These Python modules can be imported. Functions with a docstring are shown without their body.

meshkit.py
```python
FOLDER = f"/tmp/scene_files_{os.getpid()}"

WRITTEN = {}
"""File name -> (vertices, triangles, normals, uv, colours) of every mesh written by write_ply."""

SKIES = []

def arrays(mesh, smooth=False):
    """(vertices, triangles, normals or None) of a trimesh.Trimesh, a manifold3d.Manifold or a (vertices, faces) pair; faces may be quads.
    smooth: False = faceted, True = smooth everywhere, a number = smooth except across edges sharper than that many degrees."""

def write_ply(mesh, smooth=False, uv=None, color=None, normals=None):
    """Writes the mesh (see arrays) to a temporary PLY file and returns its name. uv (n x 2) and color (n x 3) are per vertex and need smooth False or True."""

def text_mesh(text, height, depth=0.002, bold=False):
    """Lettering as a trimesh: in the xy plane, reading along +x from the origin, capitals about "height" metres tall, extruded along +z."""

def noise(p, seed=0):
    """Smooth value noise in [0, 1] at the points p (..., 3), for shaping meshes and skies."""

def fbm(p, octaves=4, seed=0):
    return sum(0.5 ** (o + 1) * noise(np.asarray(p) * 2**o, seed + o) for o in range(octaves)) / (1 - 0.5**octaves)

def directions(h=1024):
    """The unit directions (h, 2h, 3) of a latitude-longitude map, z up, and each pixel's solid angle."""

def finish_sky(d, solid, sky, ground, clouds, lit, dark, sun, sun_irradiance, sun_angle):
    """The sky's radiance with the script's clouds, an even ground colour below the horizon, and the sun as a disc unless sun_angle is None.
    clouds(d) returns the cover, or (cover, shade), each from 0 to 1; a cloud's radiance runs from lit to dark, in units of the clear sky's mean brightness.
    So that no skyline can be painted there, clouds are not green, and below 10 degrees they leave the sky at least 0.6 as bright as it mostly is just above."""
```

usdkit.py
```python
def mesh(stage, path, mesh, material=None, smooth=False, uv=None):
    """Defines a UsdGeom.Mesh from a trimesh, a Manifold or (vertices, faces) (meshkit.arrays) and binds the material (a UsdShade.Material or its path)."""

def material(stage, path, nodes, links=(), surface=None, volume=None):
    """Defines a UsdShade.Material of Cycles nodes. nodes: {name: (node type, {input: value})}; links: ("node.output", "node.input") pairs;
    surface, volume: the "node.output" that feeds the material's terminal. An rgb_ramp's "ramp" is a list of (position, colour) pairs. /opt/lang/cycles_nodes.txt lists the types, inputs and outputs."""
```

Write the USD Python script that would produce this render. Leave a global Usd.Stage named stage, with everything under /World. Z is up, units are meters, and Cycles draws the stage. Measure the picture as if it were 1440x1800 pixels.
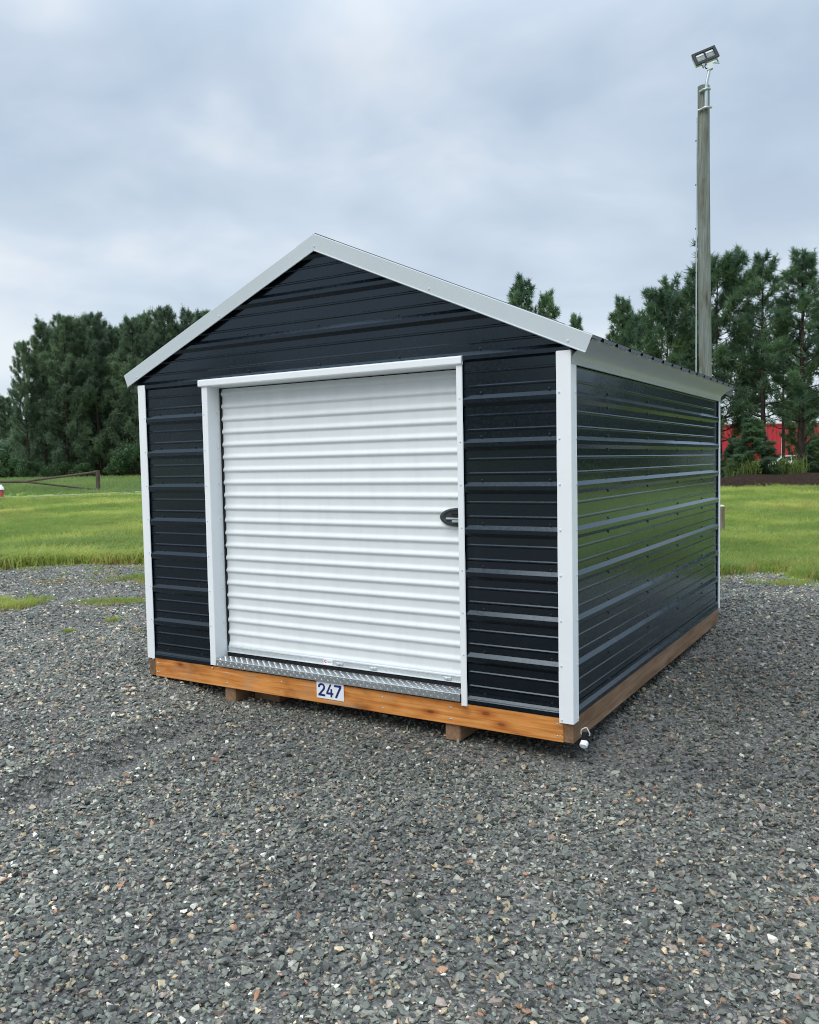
import math, random
import numpy as np, trimesh, usdkit, meshkit
from pxr import Usd, UsdGeom, UsdLux, UsdShade, Gf, Sdf, Vt
from shapely.geometry import Polygon, Point
import shapely

random.seed(7)
RNG = np.random.default_rng(7)
stage = Usd.Stage.CreateInMemory()
UsdGeom.SetStageUpAxis(stage, 'Z')
UsdGeom.SetStageMetersPerUnit(stage, 1.0)
UsdGeom.Xform.Define(stage, '/World')
UsdGeom.Scope.Define(stage, '/World/Looks')
G0 = 0.235                                    # height of the shed's base rib above the gravel

# ------------------------------------------------------------------ camera
CAM = np.array([1.470, -3.963, 1.2778 + G0])
YAW, PITCH, ROLL, FPX = 0.5465, -0.0585, -0.0193, 1477.3
fw = np.array([-math.sin(YAW) * math.cos(PITCH), math.cos(YAW) * math.cos(PITCH), math.sin(PITCH)])
r0 = np.array([math.cos(YAW), math.sin(YAW), 0.0])
u0 = np.cross(r0, fw)
cr, sr = math.cos(ROLL), math.sin(ROLL)
right, up = r0 * cr + u0 * sr, u0 * cr - r0 * sr
cam = UsdGeom.Camera.Define(stage, '/World/camera')
cam.CreateHorizontalApertureAttr(36.0)
cam.CreateFocalLengthAttr(36.0 * FPX / 1440.0)
cam.CreateClippingRangeAttr(Gf.Vec2f(0.05, 5000))
M = Gf.Matrix4d(*right, 0, *up, 0, *(-fw), 0, *CAM, 1)
UsdGeom.Xformable(cam).AddTransformOp().Set(M)
cam.CreateExposureAttr(0.3)

# ------------------------------------------------------------------ sky and sun (bright overcast, sun veiled behind the photographer)
SUN = np.array([-0.10, -0.80, 1.0]); SUN /= np.linalg.norm(SUN)
SUN_EL, SUN_ROT = math.asin(SUN[2]), math.atan2(SUN[0], SUN[1])
dome = UsdLux.DomeLight.Define(stage, '/World/sky')
dome.CreateIntensityAttr(1.0)
sky_mat = usdkit.material(stage, '/World/Looks/sky', {
    'tc': ('texture_coordinate', {}),
    'sky': ('sky_texture', {'sky_type': 'single_scattering', 'sun_disc': False, 'sun_elevation': SUN_EL, 'sun_rotation': SUN_ROT}),
    'sep': ('separate_xyz', {}),
    'den': ('math', {'math_type': 'add', 'value2': 0.22}),
    'mx': ('math', {'math_type': 'maximum', 'value2': 0.12}),
    'px': ('math', {'math_type': 'divide'}), 'py': ('math', {'math_type': 'divide'}),
    'v': ('combine_xyz', {'z': 0.0}),
    'map': ('mapping', {'location': (1.3, 0.55, 0.2), 'scale': (1.0, 1.0, 1.0), 'rotation': (0, 0, 0.5)}),
    'n1': ('noise_texture', {'scale': 1.0, 'detail': 4.0, 'roughness': 0.45, 'distortion': 0.4}),
    'n2': ('noise_texture', {'scale': 2.6, 'detail': 5.0, 'roughness': 0.5, 'distortion': 0.3}),
    'nm': ('mix_float', {'fac': 0.3}),
    'cl': ('rgb_ramp', {'ramp': [(0.0, (3.5, 4.35, 5.6)), (0.40, (3.65, 4.5, 5.75)), (0.46, (4.15, 5.1, 6.2)), (0.52, (4.95, 5.8, 6.85)), (0.57, (6.0, 6.6, 7.35)), (0.63, (7.1, 7.4, 7.75)), (1.0, (7.2, 7.5, 7.9))]}),
    'hz': ('rgb_ramp', {'ramp': [(0.0, (0.75, 0.75, 0.75)), (0.12, (0.5, 0.5, 0.5)), (0.35, (0.0, 0.0, 0.0)), (1.0, (0.0, 0.0, 0.0))]}),
    'hm': ('mix_color', {'b': (6.7, 7.4, 7.95), 'use_clamp': False}),
    'zr': ('map_range', {'from_min': 0.42, 'from_max': 1.0, 'to_min': 1.0, 'to_max': 2.3, 'clamp': True}),
    'zm': ('vector_math', {'math_type': 'scale'}),
    'mix': ('mix_color', {'fac': 0.93, 'use_clamp': False}),
    'bg': ('background_shader', {'strength': 0.1}),
}, [('tc.generated', 'sep.vector'), ('sep.z', 'den.value1'), ('den.value', 'mx.value1'),
    ('sep.x', 'px.value1'), ('mx.value', 'px.value2'), ('sep.y', 'py.value1'), ('mx.value', 'py.value2'),
    ('px.value', 'v.x'), ('py.value', 'v.y'), ('v.vector', 'map.vector'), ('map.vector', 'n1.vector'), ('map.vector', 'n2.vector'),
    ('n1.fac', 'nm.a'), ('n2.fac', 'nm.b'), ('nm.result', 'cl.fac'), ('sep.z', 'hz.fac'), ('hz.color', 'hm.fac'), ('cl.color', 'hm.a'),
    ('sep.z', 'zr.value'), ('hm.result', 'zm.vector1'), ('zr.result', 'zm.scale'),
    ('sky.color', 'mix.a'), ('zm.vector', 'mix.b'), ('mix.result', 'bg.color')], surface='bg.background')
UsdShade.MaterialBindingAPI.Apply(dome.GetPrim()).Bind(sky_mat)
dome.GetPrim().SetCustomDataByKey('kind', 'structure')
sun = UsdLux.DistantLight.Define(stage, '/World/sun')
sun.CreateNormalizeAttr(True) if hasattr(sun, 'CreateNormalizeAttr') else UsdLux.LightAPI(sun.GetPrim()).CreateNormalizeAttr(True)
sun.CreateIntensityAttr(0.4)
sun.CreateAngleAttr(45.0)
sun.CreateColorAttr(Gf.Vec3f(1.0, 0.97, 0.92))
_z = Gf.Vec3d(*SUN)
_x = Gf.Vec3d(0, 0, 1) ^ _z; _x.Normalize(); _y = _z ^ _x
UsdGeom.Xformable(sun).AddTransformOp().Set(Gf.Matrix4d(*_x, 0, *_y, 0, *_z, 0, 0, 0, 20, 1))

# ------------------------------------------------------------------ helpers
USED = {}
def numbered(parent, name):
    k = (parent, name); n = USED.get(k, 0); USED[k] = n + 1
    return f'{parent}/{name}' if n == 0 else f'{parent}/{name}_{n:03d}'

def tag(p, label=None, cat=None, group=None, kind=None):
    p = p.GetPrim() if hasattr(p, 'GetPrim') else p
    for k, v in (('label', label), ('category', cat), ('group', group), ('kind', kind)):
        if v: p.SetCustomDataByKey(k, v)
    return p

BASE = {}
def thing(name, loc, label, cat, group=None, rz=0.0, sc=1.0):
    path = numbered('/World', name)
    x = UsdGeom.Xform.Define(stage, path)
    x.AddTranslateOp().Set(Gf.Vec3d(*map(float, loc))); x.AddRotateZOp().Set(float(rz))
    x.AddScaleOp().Set(Gf.Vec3f(*( [sc] * 3 if np.ndim(sc) == 0 else map(float, sc))))
    BASE[path] = np.array(loc, float)
    tag(x, label, cat, group)
    return x

def copy_of(src, loc, label, cat, group=None, rz=0.0, sc=1.0):
    path = numbered('/World', src.GetPrim().GetName())
    x = UsdGeom.Xform.Define(stage, path)
    x.GetPrim().GetReferences().AddInternalReference(src.GetPath())
    xs = UsdGeom.Xformable(x)
    for op in xs.GetOrderedXformOps():
        n = op.GetOpName()
        if 'translate' in n: op.Set(Gf.Vec3d(*map(float, loc)))
        elif 'rotateZ' in n: op.Set(float(rz))
        elif 'scale' in n: op.Set(Gf.Vec3f(*([sc] * 3 if np.ndim(sc) == 0 else map(float, sc))))
    x.GetPrim().SetInstanceable(True)
    tag(x, label, cat, group)
    return x

def part(parent, name, mesh, mat, smooth=False, label=None, kind=None, world=True):
    """A child mesh; vertices in world coordinates unless world is False."""
    pp = str(parent.GetPath())
    if world:
        b = BASE[pp]
        v, f = (np.asarray(mesh.vertices), np.asarray(mesh.faces)) if hasattr(mesh, 'vertices') else (np.asarray(mesh[0], float), np.asarray(mesh[1]))
        mesh = (v - b, f)
    path = numbered(pp, name)
    m = usdkit.mesh(stage, path, mesh, mat, smooth)
    BASE[path] = BASE.get(pp, np.zeros(3)) if world else np.zeros(3)
    tag(m, label, None, None, kind)
    return m

def top(name, mesh, mat, smooth=False, label=None, cat=None, group=None, kind=None):
    m = usdkit.mesh(stage, numbered('/World', name), mesh, mat, smooth)
    tag(m, label, cat, group, kind)
    return m

def cat_m(ms):
    vs, fs, n = [], [], 0
    for m in ms:
        v, f = (np.asarray(m.vertices), np.asarray(m.faces)) if hasattr(m, 'vertices') else (np.asarray(m[0], float), np.asarray(m[1], int))
        if f.shape[1] == 4: f = np.vstack([f[:, [0, 1, 2]], f[:, [0, 2, 3]]])
        vs.append(v); fs.append(f + n); n += len(v)
    return np.vstack(vs), np.vstack(fs)

def box(x0, x1, y0, y1, z0, z1, b=0.0):
    """A box, its edges chamfered by b."""
    if b <= 0:
        m = trimesh.creation.box((x1 - x0, y1 - y0, z1 - z0)); m.apply_translation(((x0 + x1) / 2, (y0 + y1) / 2, (z0 + z1) / 2)); return m
    c = np.array([[x0, x1], [y0, y1], [z0, z1]])
    pts = []
    for i in (0, 1):
        for j in (0, 1):
            for k in (0, 1):
                p = np.array([c[0, i], c[1, j], c[2, k]]); s = np.array([1 - 2 * i, 1 - 2 * j, 1 - 2 * k]) * b
                for a in range(3):
                    q = p + s; q[a] = p[a]; pts.append(q)
    return trimesh.Trimesh(*_hull(np.array(pts)), process=False)

def _hull(p):
    h = trimesh.convex.convex_hull(p); return np.array(h.vertices), np.array(h.faces)

def loft(A, B):
    """Sheet between two polylines with equal point counts."""
    A, B = np.asarray(A, float), np.asarray(B, float); n = len(A)
    f = [(i, i + 1, n + i + 1, n + i) for i in range(n - 1)]
    return np.vstack([A, B]), np.array(f)

def loftn(rows):
    R = np.asarray(rows, float); k, n = R.shape[:2]
    i, j = np.meshgrid(np.arange(k - 1), np.arange(n - 1), indexing='ij')
    a = (i * n + j).ravel()
    return R.reshape(-1, 3), np.stack([a, a + 1, a + n + 1, a + n], 1)

def tube(pts, rad, seg=8, cap=True):
    pts = np.asarray(pts, float); rad = np.broadcast_to(rad, len(pts))
    t = np.gradient(pts, axis=0); t /= np.maximum(np.linalg.norm(t, axis=1, keepdims=True), 1e-9)
    ref = np.array([0, 0, 1.0]) if abs(t[0, 2]) < 0.9 else np.array([1.0, 0, 0])
    ring = []
    u = np.cross(ref, t[0]); u /= np.linalg.norm(u)
    for p, d, r in zip(pts, t, rad):
        u = u - d * (u @ d); u /= np.linalg.norm(u); w = np.cross(d, u)
        a = np.arange(seg) / seg * 2 * math.pi
        ring.append(p + r * (np.cos(a)[:, None] * u + np.sin(a)[:, None] * w))
    v = np.vstack(ring); f = []
    for i in range(len(pts) - 1):
        for j in range(seg):
            k = (j + 1) % seg
            f += [(i * seg + j, i * seg + k, (i + 1) * seg + k), (i * seg + j, (i + 1) * seg + k, (i + 1) * seg + j)]
    if cap:
        n = len(v); v = np.vstack([v, pts[0], pts[-1]]); e = (len(pts) - 1) * seg
        for j in range(seg):
            k = (j + 1) % seg
            f += [(n, k, j), (n + 1, e + j, e + k)]
    return v, np.array(f)

def disc_dome(c, axis, r, h, seg=8):
    """A low dome (a screw head)."""
    axis = np.asarray(axis, float); ref = np.array([0, 0, 1.0]) if abs(axis[2]) < .9 else np.array([1.0, 0, 0])
    u = np.cross(ref, axis); u /= np.linalg.norm(u); w = np.cross(axis, u)
    a = np.arange(seg) / seg * 2 * math.pi
    e = np.cos(a)[:, None] * u + np.sin(a)[:, None] * w
    v = np.vstack([c + r * e, c + r * .7 * e + axis * h * .8, [c + axis * h]]); f = []
    for j in range(seg):
        k = (j + 1) % seg
        f += [(j, k, seg + k), (j, seg + k, seg + j), (seg + j, seg + k, 2 * seg)]
    return v, np.array(f)

# ------------------------------------------------------------------ materials
def mat(name, nodes, links, surface, volume=None):
    return usdkit.material(stage, f'/World/Looks/{name}', nodes, links, surface=surface, volume=volume)

def paint(name, col, rough=0.35, spec=0.5, oil=0.02, oscale=3.0, var=0.06, metallic=0.0, tint=(1, 1, 1)):
    """Painted sheet metal: faint unevenness of tone, gloss and flatness."""
    c = np.array(col)
    return mat(name, {
        'g': ('geometry', {}),
        'n': ('noise_texture', {'scale': 2.2, 'detail': 5.0, 'roughness': 0.6}),
        'r': ('rgb_ramp', {'ramp': [(0.3, c * (1 - var)), (0.7, np.minimum(c * (1 + var * .5), 1))]}),
        'n3': ('noise_texture', {'scale': 60.0, 'detail': 3.0}),
        'rr': ('map_range', {'from_min': 0.3, 'from_max': 0.7, 'to_min': rough * .85, 'to_max': rough * 1.25}),
        'n2': ('noise_texture', {'scale': oscale, 'detail': 1.0}),
        'b': ('bump', {'strength': 1.0, 'distance': oil}),
        'p': ('principled_bsdf', {'specular_ior_level': spec, 'metallic': metallic, 'specular_tint': tint}),
    }, [('g.position', 'n.vector'), ('g.position', 'n2.vector'), ('g.position', 'n3.vector'), ('n.fac', 'r.fac'), ('r.color', 'p.base_color'), ('n3.fac', 'rr.value'),
        ('rr.result', 'p.roughness'), ('n2.fac', 'b.height'), ('b.normal', 'p.normal')], 'p.BSDF')

WHITE = paint('white_trim', (0.80, 0.83, 0.84), 0.38, 0.45, 0.0012, 5.0, 0.04)
EAVEM = paint('eave_trim', (0.42, 0.46, 0.48), 0.38, 0.5, 0.0008, 5.0, 0.04, 0.2)
GREYT = paint('grey_trim', (0.50, 0.55, 0.57), 0.40, 0.45, 0.0012, 5.0, 0.04)
CURT = mat('door_curtain', {
    'g': ('geometry', {}), 'n': ('noise_texture', {'scale': 3.0, 'detail': 2.0}), 'b': ('bump', {'strength': 1.0, 'distance': 0.0022}),
    'm': ('mapping', {'scale': (9, 9, 1.6)}), 'n2': ('noise_texture', {'scale': 1.0, 'detail': 6.0, 'roughness': 0.65}),
    'r': ('rgb_ramp', {'ramp': [(0.25, (0.665, 0.70, 0.705)), (0.48, (0.71, 0.745, 0.755)), (0.7, (0.735, 0.77, 0.78))]}),
    'n3': ('noise_texture', {'scale': 45.0, 'detail': 4.0}), 'rr': ('map_range', {'from_min': 0.3, 'from_max': 0.7, 'to_min': 0.36, 'to_max': 0.52}),
    'p': ('principled_bsdf', {'specular_ior_level': 0.4})},
    [('g.position', 'n.vector'), ('n.fac', 'b.height'), ('g.position', 'm.vector'), ('m.vector', 'n2.vector'), ('n2.fac', 'r.fac'), ('r.color', 'p.base_color'),
     ('g.position', 'n3.vector'), ('n3.fac', 'rr.value'), ('rr.result', 'p.roughness'), ('b.normal', 'p.normal')], 'p.BSDF')
BLACK = mat('black_siding', {
    'g': ('geometry', {}), 'n': ('noise_texture', {'scale': 2.2, 'detail': 1.0}), 'b': ('bump', {'strength': 1.0, 'distance': 0.0028}),
    'm': ('mapping', {'scale': (14, 14, 1.2)}), 'n3': ('noise_texture', {'scale': 1.0, 'detail': 5.0, 'roughness': 0.65}), 'n4': ('noise_texture', {'scale': 55.0, 'detail': 3.0}),
    'r': ('map_range', {'from_min': 0.3, 'from_max': 0.7, 'to_min': 0.13, 'to_max': 0.22}),
    'dr': ('rgb_ramp', {'ramp': [(0.35, (0.0006, 0.0016, 0.0032)), (0.62, (0.0010, 0.0022, 0.0038)), (0.8, (0.006, 0.0075, 0.009))]}),
    'd': ('diffuse_bsdf', {}), 'gl': ('glossy_bsdf', {'color': (0.82, 0.96, 1.08)}),
    'f': ('fresnel', {'IOR': 1.5}), 'fm': ('math', {'math_type': 'multiply_add', 'value2': 1.0, 'value3': 0.008}), 'mx': ('mix_closure', {})},
    [('g.position', 'n.vector'), ('n.fac', 'b.height'), ('g.position', 'm.vector'), ('m.vector', 'n3.vector'), ('g.position', 'n4.vector'), ('n4.fac', 'r.value'), ('r.result', 'gl.roughness'),
     ('n3.fac', 'dr.fac'), ('dr.color', 'd.color'), ('b.normal', 'gl.normal'), ('b.normal', 'd.normal'), ('f.fac', 'fm.value1'), ('fm.value', 'mx.fac'), ('d.BSDF', 'mx.closure1'), ('gl.BSDF', 'mx.closure2')], 'mx.closure')
BLKROOF = paint('black_roof', (0.006, 0.008, 0.011), 0.3, 0.5, 0.001, 4.0, 0.2)
DARK = paint('dark_gap', (0.01, 0.01, 0.012), 0.6, 0.3, 0.0005, 4.0, 0.1)
SCREWB = paint('black_screw', (0.01, 0.012, 0.015), 0.3, 0.5, 0.0, 4.0, 0.1)
SCREWW = paint('white_screw', (0.62, 0.65, 0.67), 0.4, 0.5, 0.0, 4.0, 0.1)
ALU = paint('aluminium', (0.66, 0.70, 0.71), 0.36, 0.5, 0.0006, 9.0, 0.12, 0.6)
GALV = paint('galvanised', (0.50, 0.55, 0.57), 0.42, 0.5, 0.0, 4.0, 0.2, 0.7)
PLATE = paint('tread_plate', (0.55, 0.58, 0.59), 0.30, 0.5, 0.0006, 14.0, 0.15, 0.85)
SIGNW = paint('sign_white', (0.80, 0.82, 0.84), 0.35, 0.5, 0.0, 4.0, 0.02)
NAVY = paint('sign_blue', (0.010, 0.022, 0.16), 0.35, 0.5, 0.0, 4.0, 0.05)
REDINK = paint('red_ink', (0.55, 0.05, 0.08), 0.4, 0.4, 0.0, 4.0, 0.05)
GREYINK = paint('grey_ink', (0.30, 0.32, 0.36), 0.4, 0.4, 0.0, 4.0, 0.05)
LATCHM = paint('latch_black', (0.035, 0.042, 0.046), 0.35, 0.5, 0.0, 4.0, 0.2)
LAMPB = paint('lamp_frame', (0.012, 0.015, 0.024), 0.4, 0.5, 0.0, 4.0, 0.1)
LAMPG = paint('lamp_housing', (0.55, 0.60, 0.58), 0.45, 0.5, 0.0, 4.0, 0.1)

def wood(name, a, b, c, axis, gscale=1.0, knots=True, rough=0.6):
    """Timber: stretched grain along an axis, a few knots."""
    sc = {'x': (1.6, 40, 40), 'y': (40, 1.6, 40), 'z': (40, 40, 1.6)}[axis]
    ks = {'x': (3.6, 3, 9), 'y': (3, 2.2, 9), 'z': (9, 9, 2)}[axis]
    nodes = {
        'g': ('geometry', {}),
        'm': ('mapping', {'scale': tuple(s * gscale for s in sc)}),
        'n': ('noise_texture', {'scale': 1.0, 'detail': 6.0, 'roughness': 0.6, 'distortion': 1.2}),
        'r': ('rgb_ramp', {'ramp': [(0.25, a), (0.5, b), (0.75, c)]}),
        'm2': ('mapping', {'scale': ks}),
        'n2': ('noise_texture', {'scale': 1.0, 'detail': 3.0, 'roughness': 0.5}),
        'r2': ('rgb_ramp', {'ramp': [(0.28, (0.50, 0.43, 0.38)), (0.42, (0.92, 0.88, 0.82)), (0.52, (1.0, 1.0, 1.0)), (0.66, (1.12, 1.12, 1.2))]}),
        'mu': ('mix_color', {'blend_type': 'multiply', 'fac': 1.0, 'use_clamp': False}),
        'nw': ('noise_texture', {'scale': 1.7, 'detail': 5.0, 'roughness': 0.65}), 'wr': ('map_range', {'from_min': 0.54, 'from_max': 0.66, 'to_min': 0.0, 'to_max': 0.6 if axis == 'x' and knots else 0.0, 'clamp': True}),
        'mw': ('mix_color', {'b': (0.40, 0.27, 0.17)}),
        'v': ('voronoi_texture', {'scale': 1.0, 'feature': 'f1', 'randomness': 1.0}),
        'kr': ('rgb_ramp', {'ramp': [(0.0, (0.10, 0.05, 0.04)), (0.085, (0.22, 0.10, 0.06)), (0.115, (0.62, 0.42, 0.30)), (0.22, (0.88, 0.78, 0.70)), (0.3, (1, 1, 1)), (1.0, (1, 1, 1))]}),
        'mk': ('mix_color', {'blend_type': 'multiply', 'fac': 0.8 if knots else 0.0}),
        'b': ('bump', {'strength': 0.5, 'distance': 0.003}),
        'p': ('principled_bsdf', {'roughness': rough, 'specular_ior_level': 0.35}),
    }
    return mat(name, nodes, [('g.position', 'm.vector'), ('m.vector', 'n.vector'), ('n.fac', 'r.fac'), ('g.position', 'm2.vector'), ('m2.vector', 'n2.vector'),
        ('n2.fac', 'r2.fac'), ('r.color', 'mu.a'), ('r2.color', 'mu.b'), ('m2.vector', 'v.vector'), ('v.distance', 'kr.fac'), ('mu.result', 'mw.a'), ('g.position', 'nw.vector'), ('nw.fac', 'wr.value'), ('wr.result', 'mw.fac'), ('mw.result', 'mk.a'), ('kr.color', 'mk.b'),
        ('mk.result', 'p.base_color'), ('n.fac', 'b.height'), ('b.normal', 'p.normal')], 'p.BSDF')

PINEW = wood('pine_board', (0.33, 0.105, 0.024), (0.60, 0.235, 0.052), (0.70, 0.37, 0.125), 'x')
TREATED = wood('treated_board', (0.12, 0.065, 0.035), (0.19, 0.115, 0.065), (0.27, 0.18, 0.11), 'y')
SKIDW = wood('skid_timber', (0.16, 0.085, 0.045), (0.25, 0.15, 0.085), (0.33, 0.21, 0.13), 'y')
POLEW = wood('weathered_pole', (0.085, 0.102, 0.092), (0.17, 0.195, 0.175), (0.28, 0.31, 0.275), 'z', 1.3, False, 0.85)
POSTW = wood('weathered_post', (0.10, 0.085, 0.06), (0.20, 0.17, 0.125), (0.30, 0.26, 0.20), 'z', 1.0, False, 0.85)
POSTTOP = wood('cut_post_top', (0.45, 0.42, 0.33), (0.58, 0.55, 0.45), (0.66, 0.63, 0.54), 'x', 0.5, False, 0.85)
BARK = mat('pine_bark', {
    'g': ('geometry', {}), 'm': ('mapping', {'scale': (9, 9, 2.5)}),
    'n': ('noise_texture', {'scale': 1.0, 'detail': 5.0, 'roughness': 0.65}),
    'r': ('rgb_ramp', {'ramp': [(0.3, (0.018, 0.014, 0.012)), (0.6, (0.06, 0.045, 0.038)), (0.8, (0.11, 0.085, 0.07))]}),
    'p': ('principled_bsdf', {'roughness': 0.9, 'specular_ior_level': 0.2})},
    [('g.position', 'm.vector'), ('m.vector', 'n.vector'), ('n.fac', 'r.fac'), ('r.color', 'p.base_color')], 'p.BSDF')

def leafmat(name, dark, mid, light, trans=0.3, scale=0.5, gain=1.0):
    return mat(name, {
        'g': ('geometry', {}),
        'n': ('noise_texture', {'scale': scale, 'detail': 3.0, 'roughness': 0.6}),
        'a': ('math', {'math_type': 'multiply_add', 'value2': 0.45, 'value3': -0.22}),
        'gn': ('math', {'math_type': 'multiply_add', 'value2': gain, 'value3': 0.5 - 0.5 * gain}),
        'ad': ('math', {'math_type': 'add'}),
        'r': ('rgb_ramp', {'ramp': [(0.2, dark), (0.5, mid), (0.8, light)]}),
        'p': ('principled_bsdf', {'roughness': 0.42, 'specular_ior_level': 0.5}),
        't': ('translucent_bsdf', {}),
        'm': ('mix_closure', {'fac': trans})},
        [('g.position', 'n.vector'), ('g.random_per_island', 'a.value1'), ('a.value', 'ad.value1'), ('n.fac', 'gn.value1'), ('gn.value', 'ad.value2'), ('ad.value', 'r.fac'),
         ('r.color', 'p.base_color'), ('r.color', 't.color'), ('p.BSDF', 'm.closure1'), ('t.BSDF', 'm.closure2')], 'm.closure')

NEEDLE = leafmat('pine_needles', (0.078, 0.142, 0.080), (0.145, 0.24, 0.105), (0.26, 0.365, 0.14), 0.5, 0.6, 1.3)
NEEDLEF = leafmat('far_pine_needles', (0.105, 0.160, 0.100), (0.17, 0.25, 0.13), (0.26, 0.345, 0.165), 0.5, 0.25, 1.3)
SHRUBL = leafmat('shrub_leaves', (0.045, 0.095, 0.042), (0.085, 0.165, 0.06), (0.15, 0.25, 0.08), 0.4, 0.8)
WEEDL = leafmat('weed_leaves', (0.14, 0.20, 0.06), (0.24, 0.32, 0.08), (0.36, 0.42, 0.13), 0.45, 1.2)
GRASSM = leafmat('grass_blades', (0.23, 0.325, 0.07), (0.43, 0.495, 0.115), (0.68, 0.63, 0.20), 0.5, 0.3, 2.0)
GRASSD = leafmat('dry_grass_blades', (0.36, 0.27, 0.09), (0.48, 0.39, 0.13), (0.56, 0.49, 0.18), 0.4, 0.8)
GRASSF = leafmat('meadow_blades', (0.17, 0.25, 0.08), (0.25, 0.34, 0.10), (0.36, 0.40, 0.16), 0.45, 0.15)
STRAW = leafmat('pine_straw', (0.028, 0.017, 0.012), (0.05, 0.03, 0.02), (0.085, 0.052, 0.033), 0.0, 2.0)

GROUND = mat('field_ground', {
    'g': ('geometry', {}),
    'n': ('noise_texture', {'scale': 0.16, 'detail': 6.0, 'roughness': 0.65}),
    'n2': ('noise_texture', {'scale': 9.0, 'detail': 5.0, 'roughness': 0.7}),
    'mx': ('mix_float', {'fac': 0.45}),
    'r': ('rgb_ramp', {'ramp': [(0.32, (0.13, 0.23, 0.05)), (0.45, (0.23, 0.34, 0.075)), (0.54, (0.34, 0.40, 0.11)), (0.64, (0.44, 0.41, 0.17))]}),
    'b': ('bump', {'strength': 1.0, 'distance': 0.06}),
    'p': ('principled_bsdf', {'roughness': 0.9, 'specular_ior_level': 0.15})},
    [('g.position', 'n.vector'), ('g.position', 'n2.vector'), ('n.fac', 'mx.a'), ('n2.fac', 'mx.b'), ('mx.result', 'r.fac'), ('r.color', 'p.base_color'),
     ('n2.fac', 'b.height'), ('b.normal', 'p.normal')], 'p.BSDF')
GRAVELBED = mat('gravel_bed', {
    'g': ('geometry', {}),
    'v': ('voronoi_texture', {'scale': 95.0, 'randomness': 1.0}),
    'r': ('rgb_ramp', {'ramp': [(0.0, (0.10, 0.10, 0.096)), (0.5, (0.17, 0.172, 0.165)), (0.85, (0.26, 0.26, 0.245)), (0.93, (0.30, 0.25, 0.19)), (1.0, (0.42, 0.40, 0.37))]}),
    's': ('separate_color', {}),
    'n': ('noise_texture', {'scale': 0.9, 'detail': 4.0}),
    'r2': ('rgb_ramp', {'ramp': [(0.35, (0.72, 0.72, 0.74)), (0.65, (1.12, 1.1, 1.06))]}),
    'mu': ('mix_color', {'blend_type': 'multiply', 'fac': 1.0, 'use_clamp': False}),
    'iv': ('math', {'math_type': 'multiply', 'value2': -1.0}),
    'b': ('bump', {'strength': 1.0, 'distance': 0.008}),
    'p': ('principled_bsdf', {'roughness': 0.75, 'specular_ior_level': 0.3})},
    [('g.position', 'v.vector'), ('v.color', 's.color'), ('s.r', 'r.fac'), ('g.position', 'n.vector'), ('n.fac', 'r2.fac'), ('r.color', 'mu.a'), ('r2.color', 'mu.b'),
     ('mu.result', 'p.base_color'), ('v.distance', 'iv.value1'), ('iv.value', 'b.height'), ('b.normal', 'p.normal')], 'p.BSDF')
TRACK = paint('track_gravel', (0.30, 0.30, 0.28), 0.9, 0.2, 0.0, 4.0, 0.2)

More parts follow.
